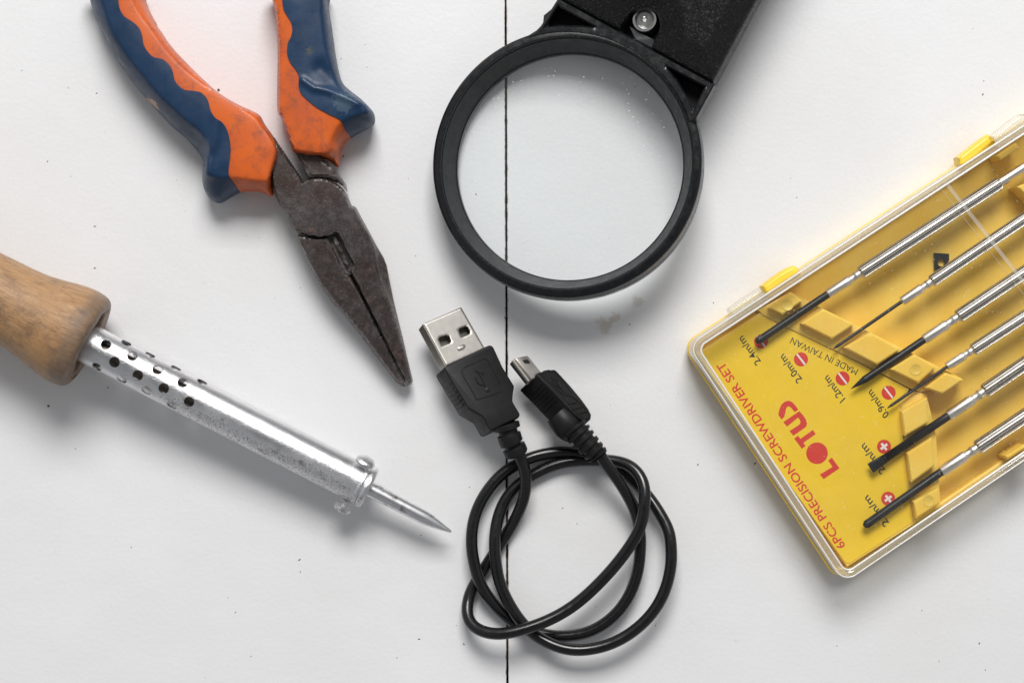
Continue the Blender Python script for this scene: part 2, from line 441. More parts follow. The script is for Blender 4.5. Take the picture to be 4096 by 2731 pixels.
def m_wood(ax):
    k = N('worn_handle_wood')
    e = Vector(ax).to_track_quat('X', 'Z').to_euler()
    mp = k.n('ShaderNodeVectorRotate', rotation_type='EULER_XYZ', invert=True)
    mp.inputs['Rotation'].default_value = e; k.l(k.co, mp.inputs['Vector'])
    sc = k.n('ShaderNodeVectorMath', operation='MULTIPLY'); k.l(mp.outputs[0], sc.inputs[0]); sc.inputs[1].default_value = (.16, 1, 1)
    gr = k.noise(.9, 8, .72, co=sc.outputs[0])
    c = k.mix(k.ramp(gr, [(.32, 0), (.68, 1)]), (.24, .12, .05), (.48, .285, .14))
    bl = k.noise(.08, 5, .6); c = k.mix(k.math('MULTIPLY', k.ramp(bl, [(.45, 0), (.65, 1)]), .7), c, (.42, .235, .10))
    d = k.noise(.13, 7, .7, co=k.mapping(loc=(.2, .3, .1))); c = k.mix(k.math('MULTIPLY', k.ramp(d, [(.52, 0), (.68, 1)]), .65), c, (.13, .085, .06))
    pore = k.noise(2.2, 6, .8, co=sc.outputs[0]); c = k.mix(k.math('MULTIPLY', k.ramp(pore, [(.58, 0), (.7, 1)]), .5), c, (.08, .045, .03))
    dl = k.n('ShaderNodeVectorMath', operation='DOT_PRODUCT'); k.l(k.co, dl.inputs[0]); dl.inputs[1].default_value = tuple(ax)
    em = k.math('ADD', k.math('MULTIPLY', dl.outputs['Value'], 1000), k.math('MULTIPLY', k.noise(.3, 5, .7), 5))
    c = k.mix(k.math('MULTIPLY', k.ramp(k.math('MULTIPLY_ADD', em, .1, .5), [(.35, 0), (.66, 1)]), .55), c, (.11, .095, .085))
    return k.set(Base_Color=c, Roughness=k.ramp(gr, [(.3, .46), (.7, .36)]), Specular_IOR_Level=.45,
                 Normal=k.bump(pore, .12, prev=k.bump(gr, .15)))

# ------------------------------------------------------------------ setting: white boards with one joint
def table():
    ys = list(np.linspace(-.115, .115, 190)); ys = [-.32]+ys+[.36]
    def board(xa, xb, name):
        mb = MB(); V = []; wob = 0.
        for y in ys:
            wob = .8*wob+rng.normal(0, .22); shift = (-y/S)/784*2.0; e = (xa or xb)+shift+wob*.8; c_ = 1.4+abs(rng.normal(0, .5))
            if xa is None: o_ = [(-.35, -.018), (-.35, 0), ((e-c_-1176)*S, 0), ((e-.5-1176)*S, -.00010), ((e-1176)*S, -.0005), ((e-1176)*S, -.018)]
            else: o_ = [((e-1176)*S, -.018), ((e-1176)*S, -.0005), ((e+.5-1176)*S, -.00010), ((e+c_-1176)*S, 0), (.35, 0), (.35, -.018)]
            V += [Vector((x, y, z)) for x, z in o_]
        n = 6; m = len(ys)
        F = [tuple(range(n)), tuple(reversed(range((m-1)*n, m*n)))]
        for j in range(m-1): F += [(j*n+i, j*n+(i+1) % n, (j+1)*n+(i+1) % n, (j+1)*n+i) for i in range(n)]
        mb.add(V, F); return mb
    b1 = board(None, 1161.8, 'l'); b2 = board(1165.1, None, 'r')
    b1.add(b2.v, b2.f)
    x0 = (1160-1176)*S; x1 = (1167-1176)*S
    vv = [Vector((x, y, z)) for x in (x0-.004, x1+.004) for y in (-.32, .36) for z in (-.024, -.0185)]
    b1.add(vv, [(0, 1, 3, 2), (4, 6, 7, 5), (0, 4, 5, 1), (2, 3, 7, 6), (0, 2, 6, 4), (1, 5, 7, 3)], 1)
    tag(b1.build('tabletop', [M_table, M_gap], smooth=20), kind='structure')
table()

# ------------------------------------------------------------------ pliers
def contour_z(outl, plat, zr, H, lift=0., crown=.5, extra=None):
    O = np.array(outl); PL = np.array(plat)
    def f(U, V, d):
        Q = np.stack([U, V], 1); do = segdist(Q, O); dp = segdist(Q, PL); ins = inside(Q, PL)
        t = np.where(ins, 1., do/(do+dp+1e-9)); lw_ = np.clip((do+dp-18)/14, 0, 1)*.65; z = zr+(H-zr)*((1-lw_)*np.sqrt(1-(1-t)**2)+lw_*t)
        z = z+np.where(ins, crown*(1-np.exp(-dp/25)), 0)+lift*np.clip(do/12, 0, 1)
        if extra: z = z+extra(U, V)
        return z
    return f
def pliers():
    T = thing('long_nose_pliers', P(700, 560), 'long nose pliers with navy and orange rubber grips and rusty steel jaws', 'pliers')
    Hz = 15.0
    # left grip
    outL = catmull(q('C8', [(70,-90),(100,0),(130,110),(175,210),(240,330),(310,450),(390,560),(470,655),(560,755),(650,850),(740,925),(800,990),(845,1050),(862,1095),(856,1165),(858,1230),(875,1290),(905,1335),(945,1360),(985,1358),(1040,1325),(1110,1290),(1180,1285),(1250,1290),(1300,1315),(1330,1305),(1325,1260),(1325,1200),(1345,1130),(1368,1050),(1362,985),(1310,890),(1262,820),(1240,775),(1190,745),(1110,710),(1020,660),(940,605),(830,505),(740,415),(660,330),(590,240),(520,130),(462,0),(430,-90)]), 4)
    plL = catmull(q('C8', [(175,-80),(200,60),(260,220),(360,380),(470,520),(590,660),(700,760),(800,850),(880,930),(915,1020),(905,1100),(905,1165),(960,1190),(1050,1190),(1190,1205),(1280,1205),(1310,1120),(1340,990),(1290,910),(1210,800),(1110,725),(1000,660),(930,612),(855,562),(740,480),(620,358),(520,222),(440,110),(380,0),(350,-80)]), 3)
    bndL = catmull(q('C8', [(292,-90),(290,0),(300,60),(330,110),(390,150),(430,190),(450,240),(460,300),(490,350),(530,385),(590,400),(635,440),(655,480),(670,540),(700,580),(740,605),(800,612),(850,625),(890,670),(910,740),(940,790),(985,820),(1015,860),(1035,920),(1045,1000),(1038,1080),(1032,1170),(1062,1230),(1110,1290)]), 4, closed=False)
    oL = [tuple(p) for p in outL]
    def split(out, p_end):
        a = np.array(out); i = int(((a-np.array(p_end))**2).sum(1).argmin()); return i
    iE = split(oL, bndL[-1])
    def creaseL(U, V):        # saddle in front of the thumb stop
        Q = np.stack([U, V], 1); a = np.array(q('C8', [(950,800),(935,930),(900,1050),(885,1150)])); d = segdist(Q, a, False)
        c = np.array(q('C8', [(800,900),(830,980),(850,1040)])); e = segdist(Q, c, False)
        return 1.1*np.exp(-(d/12)**2) - 1.0*np.exp(-(e/16)**2)
    fB = contour_z(oL, plL, 7.0, Hz, .35, extra=creaseL); fO = contour_z(oL, plL, 7.0, Hz, 0.0)
    blueL = oL[0:iE]+list(reversed(bndL)); orL = oL[iE:]+bndL[:-1] if False else oL[iE:]+bndL
    v, f = solid(blueL, fB, ('mirror', 7., 5., 0., .62), sp=5)
    MB().add(v, f).build('grip', M_blue, T, 50)['label'] = 'left navy rubber grip with flared thumb stop'
    v, f = solid(orL, fO, ('mirror', 7., 5., .2, .6), sp=5)
    MB().add(v, f).build('grip_inlay', M_orange, T, 50)['label'] = 'left orange rubber inlay with scalloped edge'
    # right grip
    outR = catmull(q('C8', [(1300,-90),(1325,0),(1345,80),(1355,200),(1362,350),(1360,500),(1358,680),(1365,760),(1390,800),(1420,890),(1450,980),(1475,1030),(1560,1050),(1640,1055),(1700,1075),(1750,1115),(1772,1118),(1775,1080),(1790,1000),(1820,950),(1860,920),(1930,880),(1990,850),(2012,820),(2010,770),(1985,730),(1920,665),(1850,610),(1800,560),(1770,480),(1745,350),(1725,200),(1705,80),(1690,0),(1675,-90)]), 4)
    plR = catmull(q('C8', [(1345,-80),(1368,100),(1380,300),(1376,500),(1372,680),(1395,780),(1430,900),(1462,985),(1500,1003),(1600,1018),(1700,1012),(1715,950),(1745,870),(1790,815),(1860,780),(1940,755),(1940,710),(1870,660),(1780,600),(1725,520),(1690,400),(1665,250),(1645,80),(1620,-80)]), 3)
    bndR = catmull(q('C8', [(1388,-90),(1392,0),(1400,60),(1420,100),(1450,150),(1460,200),(1450,250),(1430,290),(1425,360),(1445,420),(1480,465),(1503,510),(1503,580),(1520,630),(1560,670),(1620,720),(1700,765),(1785,810),(1815,870),(1852,924)]), 4, closed=False)
    oR = [tuple(p) for p in outR]; jE = split(oR, bndR[-1])
    def creaseR(U, V):
        Q = np.stack([U, V], 1); a = np.array(q('C8', [(1530,540),(1600,590),(1700,610),(1800,650),(1900,700)])); d = segdist(Q, a, False)
        c = np.array(q('C8', [(1650,460),(1720,530),(1770,560)])); e = segdist(Q, c, False)
        return .8*np.exp(-(d/7)**2) - .9*np.exp(-(e/18)**2)
    fB = contour_z(oR, plR, 7.0, Hz, .35, extra=creaseR); fO = contour_z(oR, plR, 7.0, Hz, 0.0)
    orR = oR[0:jE]+list(reversed(bndR)); blR = oR[jE:]+bndR
    v, f = solid(blR, fB, ('mirror', 7., 5., 0., .62), sp=5)
    MB().add(v, f).build('grip', M_blue, T, 50)['label'] = 'right navy rubber grip with flared thumb stop'
    v, f = solid(orR, fO, ('mirror', 7., 5., .2, .6), sp=5)
    MB().add(v, f).build('grip_inlay', M_orange, T, 50)['label'] = 'right orange rubber inlay with scalloped edge'
    # steel
    def zig(a, b, n, amp):
        a, b = np.array(a, float), np.array(b, float); d = b-a; nn = np.array([-d[1], d[0]])/np.linalg.norm(d)
        return [tuple(a+d*(i+h)/n+nn*(amp if h else 0)) for i in range(n) for h in (0, .5)]
    def taper(H, k=5.0):     # the head grows thinner to the tip
        t0 = np.array(q1('C9', 520, 560)); t1 = np.array(q1('C9', 960, 1490)); ax = (t1-t0); L = np.linalg.norm(ax); ax /= L
        def g(U, V):
            s = np.clip(((U-t0[0])*ax[0]+(V-t0[1])*ax[1])/L, 0, 1); return H-k*s**1.3
        return g
    A = q('C9', [(250,190),(215,300)])+q('C9', [(243,395),(247,440),(262,500),(285,550),(332,608),(340,650),(360,686),(385,695),(430,712),(480,720),(530,718),(560,708),(583,690)])
    A += q('C9', [(605,735),(640,800),(675,866),(650,888),(664,918),(700,985)])+[tuple(x) for x in zig(q1('C9',702,988), q1('C9',948,1488), 34, 1.1)]
    A += q('C9', [(950,1494),(975,1485),(982,1465),(970,1420),(950,1340),(930,1250),(905,1150),(880,1050),(855,930),(843,865),(825,820),(795,770),(760,710),(730,655),(700,600),(678,556),(656,550),(645,530),(628,485),(600,450),(570,428),(520,412),(470,408),(432,416),(404,431)])
    A += [tuple(x) for x in zig(q1('C9',400,428), q1('C9',255,205), 15, 1.6)]
    plA = q('C9', [(258,230),(252,400),(262,450),(300,560),(345,610),(368,680),(430,702),(500,712),(560,700),(590,690),(680,860),(660,892),(712,990),(800,1160),(900,1370),(948,1478),(962,1470),(935,1350),(895,1200),(850,1060),(800,950),(778,870),(772,790),(755,720),(720,655),(672,575),(648,560),(610,470),(560,432),(500,416),(440,422),(405,438),(300,280)])
    tA = taper(12.0)
    def zA(U, V, d):
        Q = np.stack([U, V], 1); ins = inside(Q, plA); dp = segdist(Q, plA); t = np.where(ins, 1, d/(d+dp+1e-9))
        return tA(U, V)-4.2*(1-t)*np.clip(dp/10, .12, 1)*(~ins)
    mb = MB().add(*solid(A, zA, ('z', 3.2), sp=3.5))
    # scribed rivet ring in the joint: a barely raised disc
    c0 = q1('C9', 492, 568)
    mb.build('jaw', M_rust, T, 32)['label'] = 'upper layer jaw reaching from left handle to right half of nose'
    B = q('C9', [(385,700),(430,716),(480,725),(535,722),(565,780),(632,908),(648,900),(664,924),(700,992)])+[tuple(x) for x in zig(q1('C9',700,994), q1('C9',942,1490), 34, 1.1)]
    B += q('C9', [(946,1496),(925,1494),(895,1476),(860,1430),(780,1330),(700,1220),(620,1120),(560,1060),(510,990),(470,920),(430,840),(395,765),(373,728)])
    plB = q('C9', [(388,716),(430,724),(480,732),(532,728),(632,915),(690,1000),(830,1270),(930,1470),(905,1458),(830,1362),(740,1235),(650,1130),(575,1040),(525,975),(485,910),(450,850),(410,775)])
    tB = taper(11.6)
    def zB(U, V, d):
        Q = np.stack([U, V], 1); ins = inside(Q, plB); dp = segdist(Q, plB); t = np.where(ins, 1, d/(d+dp+1e-9))
        return tB(U, V)-3.6*(1-t)*np.clip(dp/9, .12, 1)*(~ins)
    mb = MB().add(*solid(B, zB, ('z', 3.0), sp=3.5))
    tang = [tuple(x) for x in zig(q1('C9',345,225), q1('C9',426,408), 12, -1.4)]+q('C9', [(432,410),(480,402),(530,406),(580,422),(612,448),(628,470),(620,430),(598,398),(560,350),(520,315),(470,255),(420,215)])
    mb.add(*solid(tang, bev(11.4, .8, 5), ('z', 2.8), sp=6))
    under = q('C9', [(415,440),(430,425),(520,420),(600,450),(615,520),(640,600),(650,700),(690,850),(665,915),(630,905),(560,800),(520,700),(400,690),(360,640),(330,560)])
    mb.add(*solid(under, flat(8.2), ('z', 3.4), sp=12))
    mb.build('jaw', M_rust, T, 32)['label'] = 'lower layer jaw reaching from right handle to left half of nose'
    # rusty cutter edge inside the slot
    sl = q('C9', [(560,715),(578,715),(665,878),(650,896),(625,860)])
    MB().add(*solid(sl, bev(9.6, .6, 4), ('z', 8.1), sp=5)).build('cutter_edge', M_rust, T, 30)
pliers()

# ------------------------------------------------------------------ soldering iron
def iron():
    T = thing('soldering_iron', P(204, 790), 'soldering iron with worn wooden handle and pitted chrome tube', 'soldering iron')
    a0 = P(204, 790, 13.6); a1 = P(843, 1119, 9.4); ax = (a1-a0).normalized(); L = (a1-a0).length
    s, t = frame(ax)                       # s: in plane sideways, t: up
    if t.z < 0: t = -t; s = -s
    px = S*.9735
    low = Vector((-math.sin(math.radians(27)), -math.cos(math.radians(27)), 0))
    M_w = m_wood(ax)
    low = s if s.y < 0 else -s
    M_t = m_tube(tuple(ax), tuple(low), (a0-T.location).dot(low))
    prof = [(-620,60),(-600,92),(-560,108),(-500,112),(-430,104),(-350,96),(-290,93),(-230,93.5),(-180,95),(-147,98),(-120,103),(-98,108),(-75,113),(-55,116),(-40,117),(-25,116),(-12,113.5),(-4,109),(0,103),(2,97)]
    pf = catmull(prof, 4, closed=False)
    inner = [(2.5,90),(1,72),(0,62),(-3,58),(-30,56),(-90,54)]
    full = [(d*px, r*px) for d, r in pf+inner]
    def rf(th, d):
        b = math.exp(-((math.sin(th-.5))**2)/.08)
        return 1+(.13*b if -100*px < d < .6*px and False else 0)
    nn = 96
    V, F = lathe(a0, ax, full, nn, s=s, t=t)
    # two oval notches cut in the mouth of the bore
    i0 = len(pf)
    for i in range(i0+1, len(full)):
        for k in range(nn):
            th = 2*math.pi*k/nn
            g = math.exp(-(abs(math.cos(th+.15))-1)**2/.006)
            if g > .01:
                p = V[i*nn+k]; c = a0+ax*full[i][0]; V[i*nn+k] = c+(p-c)*(1+(.36*g if i > i0 else .1*g))
    MB().add(V, F).build('handle', M_w, T, 60)
    # tube with vent holes
    R = 46.2*px; th_ = .5e-3
    Lt = L-8*px
    prof = [(-60*px, R), (-20*px, R)]+[(Lt*x, R) for x in np.linspace(0, 1, 24)]+[(Lt, R-th_)]+[(Lt*x, R-th_) for x in np.linspace(.98, 0, 12)]+[(-60*px, R-th_)]
    V, F = lathe(a0, ax, prof, 72, s=s, t=t, closed=True)
    mb = MB().add(V, F); tube = mb.build('heater_tube', M_t, T, 40)
    cutv = MB(); eye = Vector((0, 0, CAMH))
    holes = q('CG', [(832,838),(990,825),(1038,928),(1178,918),(897,977),(1080,1080),(1237,1035),(1380,1022),(758,1015),(955,1112),(1148,1200),(1283,1183),(1433,1137),(1585,1130),(1348,1318),(1482,1288)])
    for (u, v) in holes:
        d = (P(u, v, 0)-eye).normalized(); o = eye-a0
        dd = d-ax*d.dot(ax); oo = o-ax*o.dot(ax)
        A_, B_, C_ = dd.dot(dd), 2*dd.dot(oo), oo.dot(oo)-R*R
        disc = B_*B_-4*A_*C_
        k = (-B_-math.sqrt(max(disc, 0)))/(2*A_); h = eye+d*k
        tt = (h-a0).dot(ax); n = (h-a0-ax*tt).normalized(); n = (n).normalized()
        c = a0+ax*tt
        V, F = lathe(c+n*R*.55, n, [(0, 1.42e-3), (R*.7, 1.42e-3)], 24); cutv.add(V, F)
    for i in range(7):
        for th in (-2.4, -1.9, -1.2):
            n = (s*math.cos(th)+t*math.sin(th)).normalized()
            V, F = lathe(a0+ax*(50+i*38)*px+n*R*.55, n, [(0, 1.42e-3), (R*.7, 1.42e-3)], 20); cutv.add(V, F)
    cut = cutv.build('cutter', M_hole, None, 40, dist=0)
    cut.location = (0, 0, 0)
    md = tube.modifiers.new('b', 'BOOLEAN'); md.operation = 'DIFFERENCE'; md.object = cut; md.solver = 'EXACT'; md.use_self = True
    bpy.context.view_layer.update()
    dg = bpy.context.evaluated_depsgraph_get()
    nm = bpy.data.meshes.new_from_object(tube.evaluated_get(dg))
    tube.modifiers.clear(); tube.data = nm
    nm.set_sharp_from_angle(angle=math.radians(35))
    bpy.data.objects.remove(cut)
    if len(nm.materials) == 0: nm.materials.append(M_t)
    # inner ceramic core seen through the vents
    V, F = lathe(a0, ax, [(-50*px, 20*px), (Lt*.98, 20*px)], 32); MB().add(V, F).build('heater_core', metal('dull_core', (.25, .22, .19), .5), T)
    # end collar
    e = Lt
    cp = [(-14, 47.2),(-12, 48.8),(-8, 49.5),(-4, 48.6),(-2.5, 46.8),(-1, 48.6),(3, 50.6),(8, 50.8),(12, 49.5),(15, 46),(15.5, 38),(14, 20)]
    V, F = lathe(a0+ax*e, ax, [(d*px, r*px) for d, r in cp], 72); MB().add(V, F).build('end_collar', M_t, T, 40)
    # tip
    b0 = a0+ax*(e+6*px); b1 = P(1036, 1220.5, 7.2); bx = (b1-b0).normalized(); Lb = (b1-b0).length/px
    tp = [(0, 18),(4, 18.5),(20, 18.2),(60, 17.6),(100, 17),(Lb-78, 16.6),(Lb-62, 15.4),(Lb-40, 11.8),(Lb-15, 6.2),(Lb-2, 3.2),(Lb, 2.2)]
    V, F = lathe(b0, bx, [(d*px, r*px) for d, r in tp], 40, rf=lambda th, d: 1+.015*math.sin(3*th+d*4000)); MB().add(V, F).build('tip', metal('tinned_tip', (.78, .78, .79), .33, .02, 1.6, stain=((.16, .13, .12), .57)), T, 40)
    # two clamp screws on the flanks
    for (u, v, sg, z, r, stem) in ((841, 1057, 1, 12.6, 23, 3), (785, 1170, -1, 8.6, 22, 16)):
        c = P(u, v, z); m = (c-a0); n = (m-ax*m.dot(ax)).normalized()
        base = c-n*6*px
        pr = [(-stem*px-3*px, 9*px), (-2*px, 9*px), (-2*px, r*px), (3*px, r*1.02*px), (8*px, r*.86*px), (11*px, r*.55*px), (12.5*px, .5*px)]
        V, F = lathe(base, n, pr, 36); MB().add(V, F).build('clamp_screw', M_t, T, 45)
iron()

# ------------------------------------------------------------------ magnifier
def magnifier():
    T = thing('magnifying_glass', P(1305, 380), 'black plastic magnifying glass with round lens and small bulb in its handle', 'magnifying glass')
    z0 = 16.5; n = Vector((-.162, .06, 1)).normalized()
    def pz(u, v): return z0+.162*.12*(u-1300)+.06*.12*(v-370)
    c = P(1299, 373, z0)
    e1 = Vector((1, 0, .162)).normalized(); e1 = (e1-n*e1.dot(n)).normalized(); e2 = n.cross(e1)
    mmr = 1e-3
    prof = [(0,34.7),(-.15,35.5),(-.6,36.1),(-1.2,36.3),(-4.6,36.45),(-4.7,36.2),(-5.0,36.2),(-5.1,36.5),(-10.0,36.3),(-10.2,35.9),(-10.2,31.0),(-8.6,30.7),(-7.4,30.8),(-7.1,31.25),(-7.0,31.6),(-1.0,33.6),(-.8,33.85),(-.15,33.95),(0,34.15)]
    V, F = lathe(c, n, [(d*mmr, r*mmr) for d, r in prof], 200, s=e1, t=e2, closed=True)
    MB().add(V, F).build('rim', [M_bplas], T, 25)
    V, F = lathe(c, n, [(-7.1*mmr, 31.15*mmr), (-1.05*mmr, 33.5*mmr), (-1.0*mmr, 33.6*mmr), (-7.0*mmr, 31.3*mmr)], 160, s=e1, t=e2, closed=True)
    MB().add(V, F).build('inner_wall', M_binner, T, 25)
    lp = [(-7.9+1.1*(1-(r/30.7)**2), r) for r in np.linspace(.01, 30.7, 14)]+[(-8.3-1.1*(1-(r/30.7)**2), r) for r in np.linspace(30.7, .01, 14)]
    lp = [(-8.0+.9*(1-(r/30.7)**2), r) for r in np.linspace(.01, 30.75, 14)]
    V, F = lathe(c, n, [(d*mmr, r*mmr) for d, r in lp], 96, s=e1, t=e2, capped=False)
    MB().add(V, F).build('lens', M_lens, T, 60)
    # neck bracket with two triangular windows
    def arcr(a0, a1, r, k=10):
        return [(1300+r*math.cos(math.radians(a0+(a1-a0)*i/k)), 372-r*math.sin(math.radians(a0+(a1-a0)*i/k))) for i in range(k+1)]
    left = q('C4', [(215,275),(255,235),(405,-5),(412,-16),(440,-8)]); right = q('C4', [(1800,742),(1812,760),(1690,980),(1648,1058),(1652,1100)])
    out = left+right+arcr(18, 112, 296, 24)
    t1 = q('C4', [(405,55),(740,245),(600,230),(450,231),(288,243)]); t2 = q('C4', [(1380,600),(1725,780),(1620,990),(1560,850),(1480,720)])
    def zf(U, V, d): return pz(U, V)+.25-.45*(1-np.clip(d/4, 0, 1))
    dv = tuple(n*8.5)
    MB().add(*solid(out, zf, ('n', dv), holes=[t1, t2], sp=3.5, rings=(1.3, 2.7, 4))).build('neck', M_bplas, T, 25)
    flo = q('C4', [(380,60),(760,280),(1340,600),(1740,790),(1640,1000),(1500,800),(1000,400),(600,260),(270,250)])
    fl = catmull(flo, 2)
    MB().add(*solid(fl, lambda U, V, d: pz(U, V)-6.5, ('n', tuple(n*1.5)), sp=14)).build('neck_floor', M_hole, T, 25)
    # handle body with bulb recess
    hb = q('C4', [(412,-22),(950,262)]) + catmull(q('C4', [(950,262),(1010,180),(1065,110),(1130,76),(1200,68),(1270,95),(1312,160),(1320,250),(1295,330),(1262,385),(1250,432)]), 4, closed=False)[1:] + q('C4', [(1800,738),(1812,722),(2725,-990),(1320,-1760)])
    def zh(U, V, d):
        rise = np.clip(d/55, 0, 1)
        return pz(U, V)+.1+1.1*np.sqrt(1-(1-np.clip(d/10, 0, 1))**2)+2.2*rise
    MB().add(*solid(hb, zh, ('n', tuple(n*8.3)), sp=6, rings=(1.5, 3.5, 6.5, 10))).build('handle', M_bgrain, T, 30)
    ho = q('C4', [(420,-18),(1806,742),(2718,-975),(1325,-1745)])
    ho2 = [(u+1.2, v+1.2) for u, v in ho]
    MB().add(*solid(ho2, lambda U, V, d: pz(U, V)-8.4, ('n', tuple(n*6.2)), sp=20)).build('handle_back', M_bplas, T, 25)
    # ramp at mouth of recess and bulb
    rp = q('C4', [(1050,240),(1150,300),(1270,360),(1245,428),(1100,350)])
    MB().add(*solid(rp, lambda U, V, d: pz(U, V)-.8-2.2*np.clip((V*0+(q1('C4',0,428)[1]-V))/20, 0, 1), ('n', tuple(n*3)), sp=6)).build('recess_ramp', M_binner, T, 30)
    bu, bv = q1('C4', 1187, 190); bc = P(bu, bv, pz(bu, bv)-3.5)
    V, F = lathe(bc, n, [(-3e-3, 3.3e-3), (1.2e-3, 3.3e-3), (1.5e-3, 3.15e-3), (1.5e-3, 2.6e-3), (-3e-3, 2.6e-3)], 48, closed=False); bl = MB().add(V, F).build('bulb_holder', M_silver, T, 30)
    gp = [(0, 2.55), (1.2, 2.5), (2.0, 2.35), (2.7, 1.9), (3.1, 1.3), (3.2, .9), (3.55, .7), (3.7, .35), (3.72, .01)]
    V, F = lathe(bc, n, [(d*1e-3, r*1e-3) for d, r in gp], 40, capped=False); MB().add(V, F).build('bulb', clear('bulb_clear_glass', (.9, .9, .9), 1.7, .06, gmul=2.5, dust=False), bl, 60)
    V, F = lathe(bc, n, [(-.5e-3, 2.2e-3), (.1e-3, 2.2e-3), (.4e-3, 1.2e-3), (1.0e-3, .5e-3)], 24); MB().add(V, F).build('filament_bead', M_chrome, bl, 40)
magnifier()

# ------------------------------------------------------------------ usb cable
def usb():
    T = thing('usb_cable', P(1250, 1200), 'coiled black cable with a large flat metal plug and a small metal plug', 'cable')
    r = 13.7*S
    c1 = lambda x, y, z: (*q1('C1', x, y), z); c2 = lambda x, y, z: (*q1('C2', x, y), z)
    path = [c1(560,230,10.5),c1(600,330,9.5),c1(650,450,8.6),c1(664,590,7.8),c1(650,740,6.4),c1(592,900,4.2),c1(515,1050,2.4),c1(425,1195,1.9),c1(325,1345,1.8),c1(235,1490,1.8),
            c2(270,590,1.8),c2(205,720,2.2),c2(178,860,3.4),c2(192,985,5.2),c2(280,1085,7.0),c2(440,1135,8.6),c2(620,1125,9.4),c2(850,1062,9.4),c2(1080,970,9.0),c2(1300,838,8.6),c2(1500,665,8.6),c2(1700,455,9),
            c2(1860,250,9.4),c2(1975,60,9.8),c1(1885,960,10.0),c1(1905,800,9.6),c1(1905,660,8.8),c1(1860,530,7.4),c1(1760,425,5.8),c1(1620,375,4.2),c1(1450,365,3.2),c1(1250,365,2.6),c1(1040,390,2.2),c1(860,455,2.2),
            c1(700,540,2.3),c1(560,640,2.4),c1(450,770,2.8),c1(375,940,3.4),c1(340,1130,4.4),c1(335,1320,5.2),c1(360,1500,5.4),
            c2(508,560,5.2),c2(570,730,5.0),c2(660,890,5.0),c2(760,1030,5.0),c2(900,1155,5.2),c2(1060,1245,6.0),c2(1260,1305,6.8),c2(1480,1295,7.2),c2(1700,1235,7.4),c2(1920,1110,7.4),c2(2120,920,7.6),c2(2250,690,7.6),c2(2308,450,7.6),c2(2314,300,7.4),
            c1(2172,1150,6.4),c1(2120,1020,5.4),c1(2020,850,4.0),c1(1900,690,2.4),c1(1760,560,1.8),c1(1620,450,1.8),c1(1420,340,1.8),c1(1200,290,1.8),c1(1000,278,1.9),c1(830,305,2.2),c1(680,350,2.4),c1(520,432,2.6),
            c1(360,555,3.0),c1(225,730,3.4),c1(130,930,3.8),c1(95,1130,4.4),c1(98,1320,5.0),c1(135,1500,5.2),
            c2(310,600,5.0),c2(400,750,4.2),c2(520,890,3.0),c2(650,1005,2.0),c2(800,1090,1.8),c2(1000,1145,2.0),c2(1200,1162,2.6),c2(1420,1130,3.4),c2(1620,1030,4.0),c2(1800,860,4.4),c2(1920,640,4.6),c2(1980,410,4.8),c2(1988,200,5.0),
            c1(1860,1210,5.2),c1(1845,1040,5.6),c1(1800,880,6.2),c1(1725,730,7.2),c1(1620,560,8.2),c1(1510,420,9.2),c1(1440,310,9.8),c1(1390,210,10.2)]
    pp = catmull(path, 5, closed=False)
    # gentle smoothing of the traced path
    A = np.array(pp)
    for _ in range(10):
        A[1:-1] = .25*A[:-2]+.5*A[1:-1]+.25*A[2:]
    W = [P(*p) for p in A]
    V, F = sweep(W, r*.985, 20); MB().add(V, F).build('cord', M_bcable, T, 60)
    # --- big plug
    def zt(u, v): return 6.2-.040*(u-1059)+.034*(v-705)
    sh = q('C3', [(103,228),(470,68),(700,470),(325,640)])
    body_pts = q('C3', [(308,655),(320,640),(345,625),(715,444),(752,430),(782,448),(870,640),(985,828),(973,900),(968,975),(1042,1100),(1032,1130),(775,1252),(745,1245),(680,1125),(535,1042),(500,975),(430,870),(340,715)])
    PL = MB().add(*prism(body_pts, lambda u, v: zt(u, v)+1.6, (2.7, 2.3, 6.6))).build('plug', M_bplug, T, 40, bevel=.7, seg=3)
    PL['label'] = 'large flat plug in black plastic with embossed mark'
    # shell: open box of sheet metal
    drop = (1.44, 1.63, 3.8)
    hol = [q('C3', pp_) for pp_ in ([(252,378),(262,358),(330,340),(348,348),(370,400),(360,412),(290,440),(278,432)], [(445,288),(458,274),(515,253),(530,262),(556,310),(548,324),(480,353),(468,345)])]
    mb = MB().add(*solid(sh, lambda U, V, d: zt(U, V)-.35*(1-np.clip(d/3.2, 0, 1))**2, ('n', tuple(Vector(drop).normalized()*.4)), holes=hol, sp=3, rings=(1, 2.1, 3.2)))
    top = [P(u, v, zt(u, v)) for u, v in sh]; bot = [t_-Vector(drop)*1e-3 for t_ in top]
    cen = sum(top+bot, Vector())/8
    # side walls and bottom as thin sheets
    def sheet(pts, th):
        nrm = (pts[1]-pts[0]).cross(pts[3]-pts[0]).normalized()
        if nrm.dot(cen-pts[0]) < 0: nrm = -nrm
        q_ = [p+nrm*th for p in pts]; mb.add(pts+q_, [(0,1,2,3), (7,6,5,4)]+[(i, (i+1) % 4, (i+1) % 4+4, i+4) for i in range(4)])
    dn = Vector(drop)*1e-3
    lo = lambda p: p-dn*.10
    sheet([lo(top[0]), lo(top[3]), bot[3], bot[0]], .35e-3)
    sheet([lo(top[1]), lo(top[2]), bot[2], bot[1]], .35e-3)
    sheet([bot[0], bot[1], bot[2], bot[3]], .3e-3)
    mb.build('metal_shell', M_nickel, PL, 30)
    # white tongue and dark interior
    k_ = lambda a, b: [cen+(p-cen)*a for p in b]
    ins = [p*1 for p in bot]; ins = [p+dn*.22 for p in bot]; ic = sum(ins, Vector())/4; ins = [ic+(p-ic)*.9 for p in ins]
